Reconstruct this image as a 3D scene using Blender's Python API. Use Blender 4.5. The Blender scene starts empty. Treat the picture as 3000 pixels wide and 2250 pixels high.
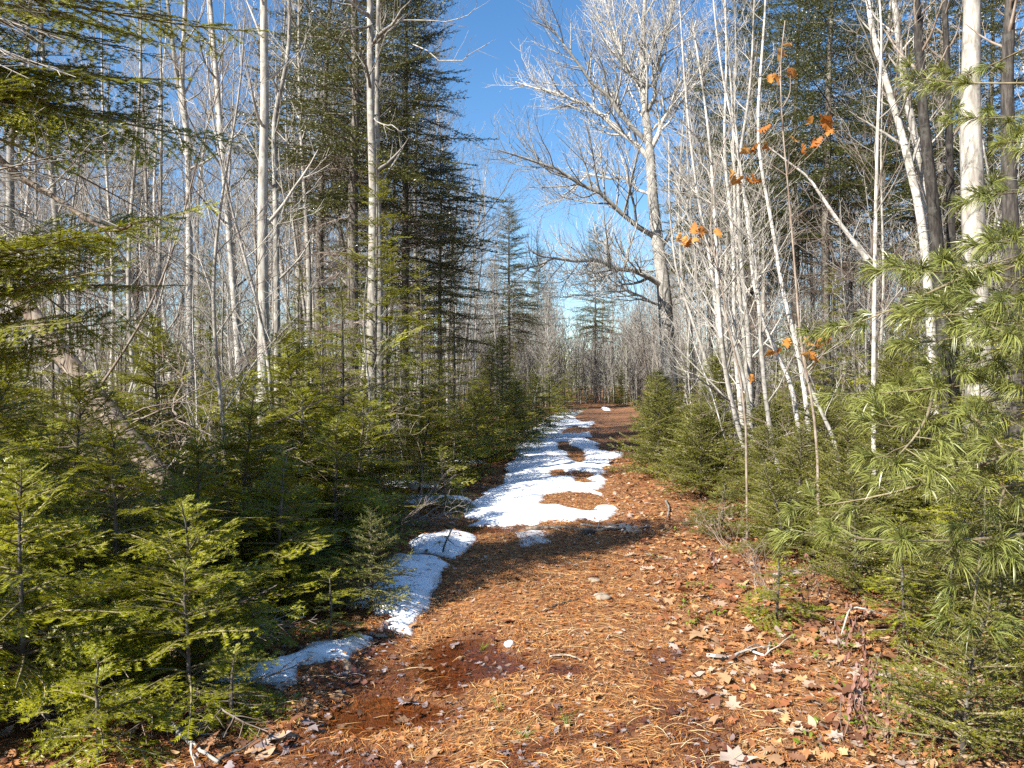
import bpy, math
import numpy as np
from mathutils import Matrix, Vector
R = math.radians
sc = bpy.context.scene
COL = sc.collection

# ------------------------------------------------------------------ camera, sky, sun, exposure
CAM_Z = 1.6
FPX = 2253.0                      # focal length in pixels of the 3000 px wide photograph
HORIZ = 1125.0
cam_d = bpy.data.cameras.new('camera'); cam_d.sensor_width = 36.0
cam_d.lens = 36.0 * FPX / 3000.0; cam_d.clip_start = 0.05; cam_d.clip_end = 2000
cam = bpy.data.objects.new('camera', cam_d); COL.objects.link(cam)
cam.location = (0, 0, CAM_Z); cam.rotation_euler = (R(90), 0, 0); sc.camera = cam

SUN_EL, SUN_AZ = R(38), R(-130)   # azimuth from +Y (view direction) towards +X
to_sun = Vector((math.sin(SUN_AZ) * math.cos(SUN_EL), math.cos(SUN_AZ) * math.cos(SUN_EL), math.sin(SUN_EL)))
w = bpy.data.worlds.new('World'); sc.world = w; w.use_nodes = True
nt = w.node_tree; nt.nodes.clear()
sky = nt.nodes.new('ShaderNodeTexSky'); sky.sky_type = 'NISHITA'; sky.sun_disc = False
sky.sun_elevation = SUN_EL; sky.sun_rotation = SUN_AZ
sky.altitude = 60; sky.air_density = 1.0; sky.dust_density = 0.6; sky.ozone_density = 2.2
bg = nt.nodes.new('ShaderNodeBackground'); bg.inputs['Strength'].default_value = 0.082
wo = nt.nodes.new('ShaderNodeOutputWorld')
hs = nt.nodes.new('ShaderNodeHueSaturation'); hs.inputs['Saturation'].default_value = 1.25
nt.links.new(sky.outputs[0], hs.inputs['Color']); nt.links.new(hs.outputs[0], bg.inputs[0]); nt.links.new(bg.outputs[0], wo.inputs[0])
sun_d = bpy.data.lights.new('sun', 'SUN'); sun_d.energy = 5.0; sun_d.angle = R(0.5); sun_d.color = (1.0, 0.95, 0.87)
sun = bpy.data.objects.new('sun', sun_d); COL.objects.link(sun)
sun.rotation_euler = to_sun.to_track_quat('Z', 'Y').to_euler(); sun.location = to_sun * 60
sc.view_settings.view_transform = 'Standard'; sc.view_settings.look = 'None'
sc.view_settings.exposure = 1.4; sc.view_settings.gamma = 1.0; sc.view_settings.use_curve_mapping = False
sc.render.engine = 'CYCLES'
cy = sc.cycles
cy.max_bounces = 3; cy.diffuse_bounces = 1; cy.glossy_bounces = 2; cy.transmission_bounces = 3; cy.transparent_max_bounces = 6
cy.use_denoising = False; cy.caustics_reflective = False; cy.caustics_refractive = False; cy.sample_clamp_indirect = 6

# ------------------------------------------------------------------ helpers
def px(x, y, Y):
    """point at depth Y seen at photograph pixel (x, y)"""
    return np.array([(x - 1500.0) / FPX * Y, Y, CAM_Z - (y - HORIZ) / FPX * Y])
def gpx(x, y):
    """ground point seen at photograph pixel (x, y)"""
    Y = CAM_Z * FPX / (y - HORIZ)
    return np.array([(x - 1500.0) / FPX * Y, Y])
def pxl(pts, Y0, Y1=None):
    Y1 = Y0 if Y1 is None else Y1
    n = len(pts)
    return np.array([px(a, b, Y0 + (Y1 - Y0) * i / max(1, n - 1)) for i, (a, b) in enumerate(pts)])
def nrm(v):
    return v / np.maximum(np.linalg.norm(v, axis=-1, keepdims=True), 1e-9)

_nr = np.random.default_rng(99)
_NW = [(_nr.normal(size=2), _nr.uniform(0, 6.28)) for _ in range(24)]
def noise2(x, y, f=1.0, octs=4):
    """cheap smooth fractal noise about -1..1"""
    r = 0; a = 1.0; tot = 0; k = 0
    for o in range(octs):
        s = 0
        for j in range(5):
            (d, p) = _NW[(k) % 24]; k += 1
            q = 0.9 * np.sin(f * (d[1] * x - d[0] * y) * 0.7 + p * 2.1)
            s = s + np.sin(f * (d[0] * x + d[1] * y) + p + q)
        r = r + a * s / 2.6; tot += a; a *= 0.5; f *= 2.1
    return r / tot * 1.2

def smooth(a, b, t):
    t = np.clip((t - a) / (b - a), 0, 1); return t * t * (3 - 2 * t)

def sdf(poly, X, Y):
    """signed distance, positive inside"""
    P = np.asarray(poly, float); d2 = np.full(X.shape, 1e9); ins = np.zeros(X.shape, bool)
    n = len(P)
    for i in range(n):
        a, b = P[i], P[(i + 1) % n]
        e = b - a; wx, wy = X - a[0], Y - a[1]
        t = np.clip((wx * e[0] + wy * e[1]) / (e @ e + 1e-12), 0, 1)
        d2 = np.minimum(d2, (wx - t * e[0]) ** 2 + (wy - t * e[1]) ** 2)
        if abs(e[1]) > 1e-12:
            c = (a[1] > Y) != (b[1] > Y)
            ins ^= c & (X < e[0] * (Y - a[1]) / e[1] + a[0])
    return np.where(ins, 1, -1) * np.sqrt(d2)

class Geo:
    def __init__(self): self.V = []; self.F = []; self.M = []; self.n = 0
    def add(self, v, f, m=0):
        v = np.asarray(v, np.float32).reshape(-1, 3); f = np.asarray(f, np.int32).reshape(-1, 3)
        self.V.append(v); self.F.append(f + self.n); self.M.append(np.full(len(f), m, np.int32)); self.n += len(v)
    def arrays(self):
        return np.concatenate(self.V), np.concatenate(self.F), np.concatenate(self.M)
    def addT(self, arr, mat):
        V, F, M = arr
        self.V.append((V @ mat[:3, :3].T + mat[:3, 3]).astype(np.float32)); self.F.append(F + self.n); self.M.append(M); self.n += len(V)
    def mesh(self, name, mats):
        V, F, M = self.arrays()
        me = bpy.data.meshes.new(name)
        me.vertices.add(len(V)); me.vertices.foreach_set('co', V.ravel())
        me.loops.add(len(F) * 3); me.loops.foreach_set('vertex_index', F.ravel())
        me.polygons.add(len(F)); me.polygons.foreach_set('loop_start', np.arange(0, len(F) * 3, 3, dtype=np.int32))
        for m in mats: me.materials.append(m)
        if len(mats) > 1: me.polygons.foreach_set('material_index', M)
        me.update(calc_edges=True)
        me.shade_smooth()
        return me

def tube_arr(pts, rad, sides=5):
    pts = np.asarray(pts, float); rad = np.broadcast_to(np.asarray(rad, float), (len(pts),))
    t = nrm(np.gradient(pts, axis=0)); m = nrm((pts[-1] - pts[0])[None])[0]
    ref = np.eye(3)[np.argmin(np.abs(m))]
    u = nrm(np.cross(t, ref)); v = np.cross(t, u)
    a = np.linspace(0, 2 * np.pi, sides, endpoint=False)
    ring = pts[:, None] + rad[:, None, None] * (np.cos(a)[None, :, None] * u[:, None] + np.sin(a)[None, :, None] * v[:, None])
    n = len(pts)
    i = np.arange(n - 1)[:, None] * sides; j = np.arange(sides)[None]; k = (j + 1) % sides
    A, B, Cc, D = i + j, i + k, i + sides + k, i + sides + j
    F = np.concatenate([np.stack([A, Cc, B], -1).reshape(-1, 3), np.stack([A, D, Cc], -1).reshape(-1, 3)])
    return ring.reshape(-1, 3), F
def tube(g, pts, rad, sides=5, m=0):
    v, f = tube_arr(pts, rad, sides); g.add(v, f, m)
def capped(g, pts, rad, sides=8, m=0):
    v, f = tube_arr(pts, rad, sides); n0 = len(v)
    v = np.concatenate([v, [pts[0]], [pts[-1]]]); j = np.arange(sides); k = (j + 1) % sides
    L = n0 - sides
    f = np.concatenate([f, np.stack([j, k, np.full(sides, n0)], -1), np.stack([L + k, L + j, np.full(sides, n0 + 1)], -1)])
    g.add(v, f, m)

def link(o, parent=None):
    COL.objects.link(o)
    if parent is not None: o.parent = parent
    return o
def mobj(name, me, parent=None, mat=None):
    o = bpy.data.objects.new(name, me); link(o, parent)
    if mat is not None: o.matrix_basis = Matrix(mat.tolist()) if isinstance(mat, np.ndarray) else mat
    return o
def tag(o, label, cat, group=None, kind=None):
    if label: o['label'] = label
    if cat: o['category'] = cat
    if group: o['group'] = group
    if kind: o['kind'] = kind
    return o
def thing(name, label, cat, loc, rz=0, s=1.0, group=None, tilt=(0, 0)):
    o = bpy.data.objects.new(name, None); link(o); o.empty_display_size = 0.1
    o.location = loc; o.rotation_euler = (tilt[0], tilt[1], rz); o.scale = (s, s, s) if np.isscalar(s) else s
    return tag(o, label, cat, group)
def rotm(az, el=0.0, roll=0.0, s=1.0, loc=(0, 0, 0)):
    """x axis points out at azimuth az and elevation el"""
    ca, sa, ce, se, cr, sr = math.cos(az), math.sin(az), math.cos(el), math.sin(el), math.cos(roll), math.sin(roll)
    Rz = np.array([[ca, -sa, 0], [sa, ca, 0], [0, 0, 1]]); Ry = np.array([[ce, 0, -se], [0, 1, 0], [se, 0, ce]])
    Rx = np.array([[1, 0, 0], [0, cr, -sr], [0, sr, cr]])
    m = np.eye(4); m[:3, :3] = Rz @ Ry @ Rx * s; m[:3, 3] = loc
    return m

# ------------------------------------------------------------------ materials
def new_mat(name):
    m = bpy.data.materials.new(name); m.use_nodes = True; m.node_tree.nodes.clear()
    return m, m.node_tree.nodes, m.node_tree.links
def N(nodes, t, **kw):
    n = nodes.new(t)
    for k, v in kw.items():
        if k in n.inputs: n.inputs[k].default_value = v
        else: setattr(n, k, v)
    return n
def ramp(nodes, links, fac, stops, interp='LINEAR'):
    r = nodes.new('ShaderNodeValToRGB'); r.color_ramp.interpolation = interp
    e = r.color_ramp.elements
    while len(e) < len(stops): e.new(0.5)
    for el, (p, c) in zip(e, stops): el.position = p; el.color = (*c, 1) if len(c) == 3 else c
    links.new(fac, r.inputs[0]); return r
def mixc(nodes, links, fac, a, b, blend='MIX'):
    m = nodes.new('ShaderNodeMix'); m.data_type = 'RGBA'; m.blend_type = blend
    for s, v in ((m.inputs['Factor'], fac), (m.inputs['A'], a), (m.inputs['B'], b)):
        if hasattr(v, 'is_output'): links.new(v, s)
        elif isinstance(v, (int, float)): s.default_value = v
        else: s.default_value = (*v, 1)
    return m.outputs['Result']
def foliage_mat(name, c_dark, c_lit, transl=0.38, rough=0.36, island=True, tint=(0.34, 0.34, 0.015)):
    m, n, l = new_mat(name)
    oi = N(n, 'ShaderNodeObjectInfo'); ge = N(n, 'ShaderNodeNewGeometry')
    ml = N(n, 'ShaderNodeMath', operation='MULTIPLY_ADD'); ml.inputs[1].default_value = 0.65; ml.inputs[2].default_value = 0.0
    l.new(ge.outputs['Random Per Island'] if island else oi.outputs['Random'], ml.inputs[0])
    a2 = N(n, 'ShaderNodeMath', operation='MULTIPLY_ADD'); a2.inputs[1].default_value = 0.35
    l.new(oi.outputs['Random'], a2.inputs[0]); l.new(ml.outputs[0], a2.inputs[2])
    col = mixc(n, l, a2.outputs[0], c_dark, c_lit)
    p = N(n, 'ShaderNodeBsdfPrincipled', Roughness=rough); p.inputs['Specular IOR Level'].default_value = 0.5
    l.new(col, p.inputs['Base Color'])
    tr = N(n, 'ShaderNodeBsdfTranslucent')
    tc = mixc(n, l, 0.5, col, tint); l.new(tc, tr.inputs['Color'])
    mx = N(n, 'ShaderNodeMixShader'); mx.inputs[0].default_value = transl
    l.new(p.outputs[0], mx.inputs[1]); l.new(tr.outputs[0], mx.inputs[2])
    o = N(n, 'ShaderNodeOutputMaterial'); l.new(mx.outputs[0], o.inputs[0])
    return m
def bark_mat(name, dark, mid, pale, zs=(14, 14, 3), marks=None, bump=0.35, lichen=None, amt=0.5):
    m, n, l = new_mat(name)
    tc = N(n, 'ShaderNodeTexCoord'); mp = N(n, 'ShaderNodeMapping'); mp.inputs['Scale'].default_value = zs
    l.new(tc.outputs['Object'], mp.inputs[0])
    ns = N(n, 'ShaderNodeTexNoise', Scale=1.0, Detail=6.0, Roughness=0.65); l.new(mp.outputs[0], ns.inputs['Vector'])
    r = ramp(n, l, ns.outputs[0], [(0.3, dark), (0.46, mid), (0.62, pale)])
    oi = N(n, 'ShaderNodeObjectInfo')
    col = mixc(n, l, 0.0, r.outputs[0], (0, 0, 0))
    hv = N(n, 'ShaderNodeHueSaturation'); l.new(r.outputs[0], hv.inputs['Color'])
    vm = N(n, 'ShaderNodeMapRange'); vm.inputs['To Min'].default_value = 0.55; vm.inputs['To Max'].default_value = 1.2
    l.new(oi.outputs['Random'], vm.inputs[0]); l.new(vm.outputs[0], hv.inputs['Value'])
    col = hv.outputs[0]
    if marks:
        mp2 = N(n, 'ShaderNodeMapping'); mp2.inputs['Scale'].default_value = (7, 7, 60); l.new(tc.outputs['Object'], mp2.inputs[0])
        n2 = N(n, 'ShaderNodeTexNoise', Scale=1.0, Detail=2.0); l.new(mp2.outputs[0], n2.inputs['Vector'])
        r2 = ramp(n, l, n2.outputs[0], [(0.60, (0, 0, 0)), (0.70, (1, 1, 1))])
        col = mixc(n, l, r2.outputs[0], col, marks)
    if lichen:
        n3 = N(n, 'ShaderNodeTexNoise', Scale=9.0, Detail=5.0, Roughness=0.7); l.new(tc.outputs['Object'], n3.inputs['Vector'])
        r3 = ramp(n, l, n3.outputs[0], [(0.54, (0, 0, 0)), (0.60, (amt, amt, amt))])
        col = mixc(n, l, r3.outputs[0], col, lichen)
    p = N(n, 'ShaderNodeBsdfPrincipled', Roughness=0.85); p.inputs['Specular IOR Level'].default_value = 0.2
    l.new(col, p.inputs['Base Color'])
    b = N(n, 'ShaderNodeBump', Strength=bump, Distance=0.01); l.new(ns.outputs[0], b.inputs['Height']); l.new(b.outputs[0], p.inputs['Normal'])
    o = N(n, 'ShaderNodeOutputMaterial'); l.new(p.outputs[0], o.inputs[0])
    return m
def island_mat(name, stops, rough=0.7, transl=0.0, spec=0.3):
    m, n, l = new_mat(name)
    ge = N(n, 'ShaderNodeNewGeometry')
    r = ramp(n, l, ge.outputs['Random Per Island'], stops)
    p = N(n, 'ShaderNodeBsdfPrincipled', Roughness=rough); p.inputs['Specular IOR Level'].default_value = spec
    l.new(r.outputs[0], p.inputs['Base Color']); sh = p.outputs[0]
    if transl:
        tr = N(n, 'ShaderNodeBsdfTranslucent'); l.new(r.outputs[0], tr.inputs['Color'])
        mx = N(n, 'ShaderNodeMixShader'); mx.inputs[0].default_value = transl
        l.new(p.outputs[0], mx.inputs[1]); l.new(tr.outputs[0], mx.inputs[2]); sh = mx.outputs[0]
    o = N(n, 'ShaderNodeOutputMaterial'); l.new(sh, o.inputs[0]); return m

M_FIR = foliage_mat('fir_needles', (0.055, 0.082, 0.005), (0.450, 0.440, 0.014))  # random tone per needle; dark end lowered to put shadow contrast into the colour
M_SPR = foliage_mat('spruce_needles', (0.055, 0.075, 0.010), (0.310, 0.300, 0.030), tint=(0.12, 0.13, 0.03))
M_SPL = foliage_mat('sunlit_spruce_needles', (0.14, 0.16, 0.035), (0.30, 0.31, 0.075), tint=(0.2, 0.2, 0.04))  # paler copy of the spruce needles, sunlit look put into the colour
M_SPD = foliage_mat('old_spruce_needles', (0.022, 0.036, 0.010), (0.140, 0.135, 0.030), transl=0.2, tint=(0.10, 0.10, 0.02))
M_PIN = foliage_mat('pine_needles', (0.105, 0.130, 0.030), (0.310, 0.325, 0.080), transl=0.3, rough=0.35, tint=(0.16, 0.18, 0.04))
M_GRN = foliage_mat('evergreen_leaf', (0.07, 0.13, 0.015), (0.22, 0.27, 0.03), transl=0.3, rough=0.35)
M_BRK = bark_mat('dark_bark', (0.035, 0.028, 0.022), (0.09, 0.075, 0.06), (0.17, 0.15, 0.125), zs=(40, 40, 9), lichen=(0.26, 0.27, 0.22))
M_DRK = bark_mat('shade_dark_bark', (0.012, 0.011, 0.010), (0.035, 0.030, 0.026), (0.075, 0.066, 0.056), zs=(40, 40, 7), lichen=(0.10, 0.10, 0.085), amt=.4)  # shade over these trunks is put into a near-black bark colour
M_BIR = bark_mat('pale_birch_bark', (0.16, 0.145, 0.125), (0.36, 0.335, 0.295), (0.54, 0.51, 0.46), zs=(11, 11, 4), marks=(0.05, 0.045, 0.04), bump=0.25, lichen=(0.15, 0.145, 0.11), amt=0.75)
M_GRY = bark_mat('grey_maple_bark', (0.095, 0.085, 0.07), (0.23, 0.21, 0.18), (0.38, 0.355, 0.31), zs=(16, 16, 4), lichen=(0.40, 0.405, 0.35), amt=0.65)
M_TWG = bark_mat('bare_twigs', (0.17, 0.15, 0.125), (0.30, 0.275, 0.235), (0.44, 0.41, 0.36), zs=(5, 5, 5), bump=0.0)
M_TWB = bark_mat('brown_twigs', (0.10, 0.07, 0.055), (0.19, 0.145, 0.11), (0.32, 0.27, 0.22), zs=(5, 5, 5), bump=0.0)
M_DED = bark_mat('weathered_wood', (0.08, 0.055, 0.04), (0.24, 0.18, 0.13), (0.43, 0.36, 0.28), zs=(30, 30, 2.5), bump=0.6)
M_STM = bark_mat('green_stem', (0.09, 0.07, 0.04), (0.17, 0.14, 0.08), (0.27, 0.23, 0.14), zs=(9, 9, 9), bump=0.0)
M_LIT = island_mat('litter_needles', [(0.0, (0.12, 0.036, 0.010)), (0.3, (0.34, 0.11, 0.025)), (0.6, (0.50, 0.22, 0.055)), (0.90, (0.50, 0.27, 0.10)), (1.0, (0.55, 0.40, 0.20))])
M_LIW = island_mat('soaked_needles', [(0.0, (0.045, 0.014, 0.006)), (0.4, (0.13, 0.036, 0.010)), (0.8, (0.24, 0.075, 0.018)), (1.0, (0.30, 0.13, 0.04))], rough=.35, spec=.5)
M_LEW = island_mat('soaked_leaves', [(0.0, (0.07, 0.025, 0.015)), (0.4, (0.13, 0.05, 0.028)), (0.6, (0.18, 0.14, 0.13)), (1.0, (0.30, 0.25, 0.24))], rough=.35, spec=.5)
M_LEF = island_mat('litter_leaves', [(0.0, (0.12, 0.042, 0.020)), (0.3, (0.27, 0.10, 0.040)), (0.6, (0.40, 0.19, 0.075)), (0.8, (0.47, 0.29, 0.14)), (0.9, (0.33, 0.25, 0.21)), (1.0, (0.50, 0.40, 0.30))], transl=0.15)
M_STR = island_mat('dry_straw', [(0.0, (0.36, 0.22, 0.09)), (0.5, (0.55, 0.39, 0.19)), (1.0, (0.68, 0.56, 0.34))])
M_LAU = island_mat('laurel_leaves', [(0.0, (0.085, 0.026, 0.020)), (0.5, (0.19, 0.085, 0.060)), (1.0, (0.33, 0.21, 0.16))], rough=0.5, transl=0.15)
def leaf_mat(name, col, rough=0.65, transl=0.2):
    m, n, l = new_mat(name)
    oi = N(n, 'ShaderNodeObjectInfo'); tc = N(n, 'ShaderNodeTexCoord')
    ns = N(n, 'ShaderNodeTexNoise', Scale=30.0, Detail=4.0); l.new(tc.outputs['Object'], ns.inputs['Vector'])
    r = ramp(n, l, oi.outputs['Random'], col)
    c = mixc(n, l, ns.outputs[0], r.outputs[0], (0.10, 0.045, 0.025)); c = mixc(n, l, 0.55, r.outputs[0], c)
    p = N(n, 'ShaderNodeBsdfPrincipled', Roughness=rough); l.new(c, p.inputs['Base Color']); p.inputs['Specular IOR Level'].default_value = 0.3
    tr = N(n, 'ShaderNodeBsdfTranslucent'); l.new(c, tr.inputs['Color'])
    mx = N(n, 'ShaderNodeMixShader'); mx.inputs[0].default_value = transl
    l.new(p.outputs[0], mx.inputs[1]); l.new(tr.outputs[0], mx.inputs[2])
    o = N(n, 'ShaderNodeOutputMaterial'); l.new(mx.outputs[0], o.inputs[0]); return m
M_FLF = leaf_mat('fallen_leaf', [(0.0, (0.16, 0.07, 0.04)), (0.3, (0.33, 0.17, 0.085)), (0.65, (0.50, 0.32, 0.17)), (1.0, (0.48, 0.41, 0.36))])
M_OAK = leaf_mat('clinging_oak_leaf', [(0.0, (0.50, 0.17, 0.03)), (0.5, (0.66, 0.28, 0.05)), (1.0, (0.72, 0.42, 0.14))], transl=0.4)

def ground_mat():
    m, n, l = new_mat('forest_floor')
    tc = N(n, 'ShaderNodeTexCoord'); P = tc.outputs['Object']
    n1 = N(n, 'ShaderNodeTexNoise', Scale=0.9, Detail=5.0, Roughness=0.6); l.new(P, n1.inputs['Vector'])
    n2 = N(n, 'ShaderNodeTexNoise', Scale=55.0, Detail=6.0, Roughness=0.75); l.new(P, n2.inputs['Vector'])
    vo = N(n, 'ShaderNodeTexVoronoi', Scale=26.0); vo.feature = 'F1'; l.new(P, vo.inputs['Vector'])
    mp = N(n, 'ShaderNodeMapping'); mp.inputs['Scale'].default_value = (160, 22, 10); mp.inputs['Rotation'].default_value = (0, 0, 0.7); l.new(P, mp.inputs[0])
    n3 = N(n, 'ShaderNodeTexNoise', Scale=1.0, Detail=3.0, Distortion=1.2); l.new(mp.outputs[0], n3.inputs['Vector'])
    c1 = ramp(n, l, n1.outputs[0], [(0.30, (0.11, 0.042, 0.018)), (0.48, (0.27, 0.105, 0.034)), (0.66, (0.40, 0.20, 0.075))])
    c2 = ramp(n, l, n2.outputs[0], [(0.28, (0.05, 0.02, 0.01)), (0.5, (0.24, 0.10, 0.038)), (0.72, (0.46, 0.27, 0.12))])
    c = mixc(n, l, 0.55, c1.outputs[0], c2.outputs[0])
    c3 = ramp(n, l, n3.outputs[0], [(0.42, (0.09, 0.03, 0.012)), (0.55, (0.36, 0.15, 0.05)), (0.68, (0.52, 0.32, 0.14))])
    c = mixc(n, l, 0.42, c, c3.outputs[0])
    vc = ramp(n, l, vo.outputs['Color'], [(0.2, (0.10, 0.045, 0.025)), (0.6, (0.34, 0.18, 0.09)), (1.0, (0.48, 0.34, 0.22))])
    c = mixc(n, l, 0.30, c, vc.outputs[0])
    # damp hollows keep their own darker, redder mat of soaked litter
    at = N(n, 'ShaderNodeAttribute'); at.attribute_name = 'wet'
    c = mixc(n, l, at.outputs['Fac'], c, (0.120, 0.038, 0.013))
    p = N(n, 'ShaderNodeBsdfPrincipled'); l.new(c, p.inputs['Base Color'])
    rr = N(n, 'ShaderNodeMapRange'); rr.inputs['To Min'].default_value = 0.85; rr.inputs['To Max'].default_value = 0.35; l.new(at.outputs['Fac'], rr.inputs[0])
    l.new(rr.outputs[0], p.inputs['Roughness']); p.inputs['Specular IOR Level'].default_value = 0.3
    ad = N(n, 'ShaderNodeMath', operation='ADD'); l.new(n2.outputs[0], ad.inputs[0]); l.new(n3.outputs[0], ad.inputs[1])
    b = N(n, 'ShaderNodeBump', Strength=0.8, Distance=0.02); l.new(ad.outputs[0], b.inputs['Height']); l.new(b.outputs[0], p.inputs['Normal'])
    o = N(n, 'ShaderNodeOutputMaterial'); l.new(p.outputs[0], o.inputs[0]); return m
def snow_mat(name='old_snow', ice=False):
    m, n, l = new_mat(name)
    tc = N(n, 'ShaderNodeTexCoord'); P = tc.outputs['Object']
    n1 = N(n, 'ShaderNodeTexNoise', Scale=7.0, Detail=5.0, Roughness=0.6); l.new(P, n1.inputs['Vector'])
    n2 = N(n, 'ShaderNodeTexNoise', Scale=90.0, Detail=4.0); l.new(P, n2.inputs['Vector'])
    vo = N(n, 'ShaderNodeTexVoronoi', Scale=14.0); l.new(P, vo.inputs['Vector'])
    base = (0.84, 0.86, 0.88) if not ice else (0.58, 0.56, 0.55)
    dirt = ramp(n, l, vo.outputs['Distance'], [(0.035, (0.32, 0.24, 0.17)), (0.07, base)])
    c = mixc(n, l, 0.18, base, ramp(n, l, n1.outputs[0], [(0.35, (0.62, 0.60, 0.57)), (0.6, base)]).outputs[0])
    c = mixc(n, l, 0.6, c, dirt.outputs[0])
    n4 = N(n, 'ShaderNodeTexNoise', Scale=160.0, Detail=3.0, Roughness=0.7); l.new(P, n4.inputs['Vector'])
    c = mixc(n, l, ramp(n, l, n4.outputs[0], [(0.62, (0, 0, 0)), (0.70, (.55, .55, .55))]).outputs[0], c, (0.30, 0.23, 0.16))
    th = N(n, 'ShaderNodeAttribute'); th.attribute_name = 'thin'
    tm = N(n, 'ShaderNodeMath', operation='MULTIPLY'); tm.inputs[1].default_value = 0.55; l.new(th.outputs['Fac'], tm.inputs[0])
    c = mixc(n, l, tm.outputs[0], c, (0.42, 0.36, 0.31))
    p = N(n, 'ShaderNodeBsdfPrincipled', Roughness=0.55 if not ice else 0.2); l.new(c, p.inputs['Base Color']); p.inputs['Specular IOR Level'].default_value = 0.3
    ad = N(n, 'ShaderNodeMath', operation='ADD'); l.new(n1.outputs[0], ad.inputs[0]); l.new(n2.outputs[0], ad.inputs[1])
    b = N(n, 'ShaderNodeBump', Strength=0.18, Distance=0.02); l.new(ad.outputs[0], b.inputs['Height']); l.new(b.outputs[0], p.inputs['Normal'])
    o = N(n, 'ShaderNodeOutputMaterial'); l.new(p.outputs[0], o.inputs[0]); return m
def water_mat():
    m, n, l = new_mat('meltwater')
    tr = N(n, 'ShaderNodeBsdfTransparent'); tr.inputs[0].default_value = (0.90, 0.78, 0.64, 1)
    gl = N(n, 'ShaderNodeBsdfGlossy', Roughness=0.06); gl.inputs[0].default_value = (0.75, 0.66, 0.55, 1)
    lw = N(n, 'ShaderNodeLayerWeight', Blend=0.5); pw = N(n, 'ShaderNodeMath', operation='POWER'); pw.inputs[1].default_value = 5.0; l.new(lw.outputs['Facing'], pw.inputs[0])
    fr = N(n, 'ShaderNodeMath', operation='MULTIPLY_ADD'); fr.inputs[1].default_value = 0.9; fr.inputs[2].default_value = 0.02; l.new(pw.outputs[0], fr.inputs[0])
    tc = N(n, 'ShaderNodeTexCoord'); ns = N(n, 'ShaderNodeTexNoise', Scale=6.0, Detail=2.0); l.new(tc.outputs['Object'], ns.inputs['Vector'])
    b = N(n, 'ShaderNodeBump', Strength=0.06, Distance=0.01); l.new(ns.outputs[0], b.inputs['Height'])
    l.new(b.outputs[0], gl.inputs['Normal'])
    mx = N(n, 'ShaderNodeMixShader'); l.new(fr.outputs[0], mx.inputs[0]); l.new(tr.outputs[0], mx.inputs[1]); l.new(gl.outputs[0], mx.inputs[2])
    o = N(n, 'ShaderNodeOutputMaterial'); l.new(mx.outputs[0], o.inputs[0]); return m
def stone_mat():
    m, n, l = new_mat('stone')
    tc = N(n, 'ShaderNodeTexCoord'); ns = N(n, 'ShaderNodeTexNoise', Scale=18.0, Detail=6.0); l.new(tc.outputs['Object'], ns.inputs['Vector'])
    r = ramp(n, l, ns.outputs[0], [(0.3, (0.15, 0.105, 0.07)), (0.6, (0.34, 0.27, 0.19))])
    p = N(n, 'ShaderNodeBsdfPrincipled', Roughness=0.8); l.new(r.outputs[0], p.inputs['Base Color'])
    o = N(n, 'ShaderNodeOutputMaterial'); l.new(p.outputs[0], o.inputs[0]); return m
M_GND = ground_mat(); M_SNW = snow_mat(); M_ICE = snow_mat('slush_ice', True); M_WAT = water_mat(); M_STN = stone_mat()

# ------------------------------------------------------------------ ground
def trail_c(y): return np.interp(y, [-20, 0, 3.2, 8.6, 21, 57, 90, 220], [-0.6, -0.2, 0.0, 0.25, 1.65, 6.0, 8.5, 14])
def crop(pts, x0, y0, s): return [gpx(x0 + a / s, y0 + b / s) for a, b in pts]
K4, K2 = 3.0167, 1.952
PUDDLES = [
    crop([(560, 1030), (760, 940), (1000, 900), (1120, 980), (1230, 1020), (1330, 1080), (1180, 1120), (1000, 1160), (900, 1190), (930, 1250), (700, 1230), (640, 1130)], 900, 1400, K2),
    crop([(60, 1330), (330, 1260), (700, 1270), (900, 1300), (850, 1380), (760, 1440), (600, 1420), (300, 1450), (120, 1420)], 900, 1400, K2),
    crop([(1380, 1050), (1560, 1060), (1600, 1110), (1480, 1140), (1380, 1110)], 900, 1400, K2),
    crop([(60, 1335), (500, 1310), (760, 1330), (880, 1345), (620, 1385), (300, 1390), (90, 1375)], 1300, 1100, K4),
    crop([(150, 100), (300, 85), (430, 115), (400, 160), (250, 150)], 1700, 1480, 2.115),
]
def dips(x, y):
    d = np.zeros(np.shape(x))
    for p in PUDDLES:
        c = np.mean(p, 0); r = np.abs(np.asarray(p) - c).max(0)
        near = (np.abs(x - c[0]) < r[0] + 0.6) & (np.abs(y - c[1]) < r[1] + 0.6)
        if np.any(near):
            s = np.full(np.shape(x), -1.0)
            s[near] = sdf(p, x[near], y[near])
            d = np.maximum(d, smooth(-0.16, 0.14, s))
    return d
def wet_mask(x, y):
    x, y = np.broadcast_arrays(np.atleast_1d(np.asarray(x, float)), np.atleast_1d(np.asarray(y, float)))
    d = x - trail_c(y)
    near = smooth(4.9, 4.2, y) * smooth(1.5, .9, np.abs(d + .15)) * smooth(-.35, .35, noise2(x, y, 2.4, 3) + .15)
    ruts = smooth(8.5, 6.5, y) * np.exp(-((np.abs(d) - .85) / .2) ** 2) * smooth(-.1, .5, noise2(x + 5, y, 1.7, 3))
    return np.clip(np.maximum(np.maximum(dips(x, y), .85 * near), .7 * ruts), 0, 1)
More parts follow.
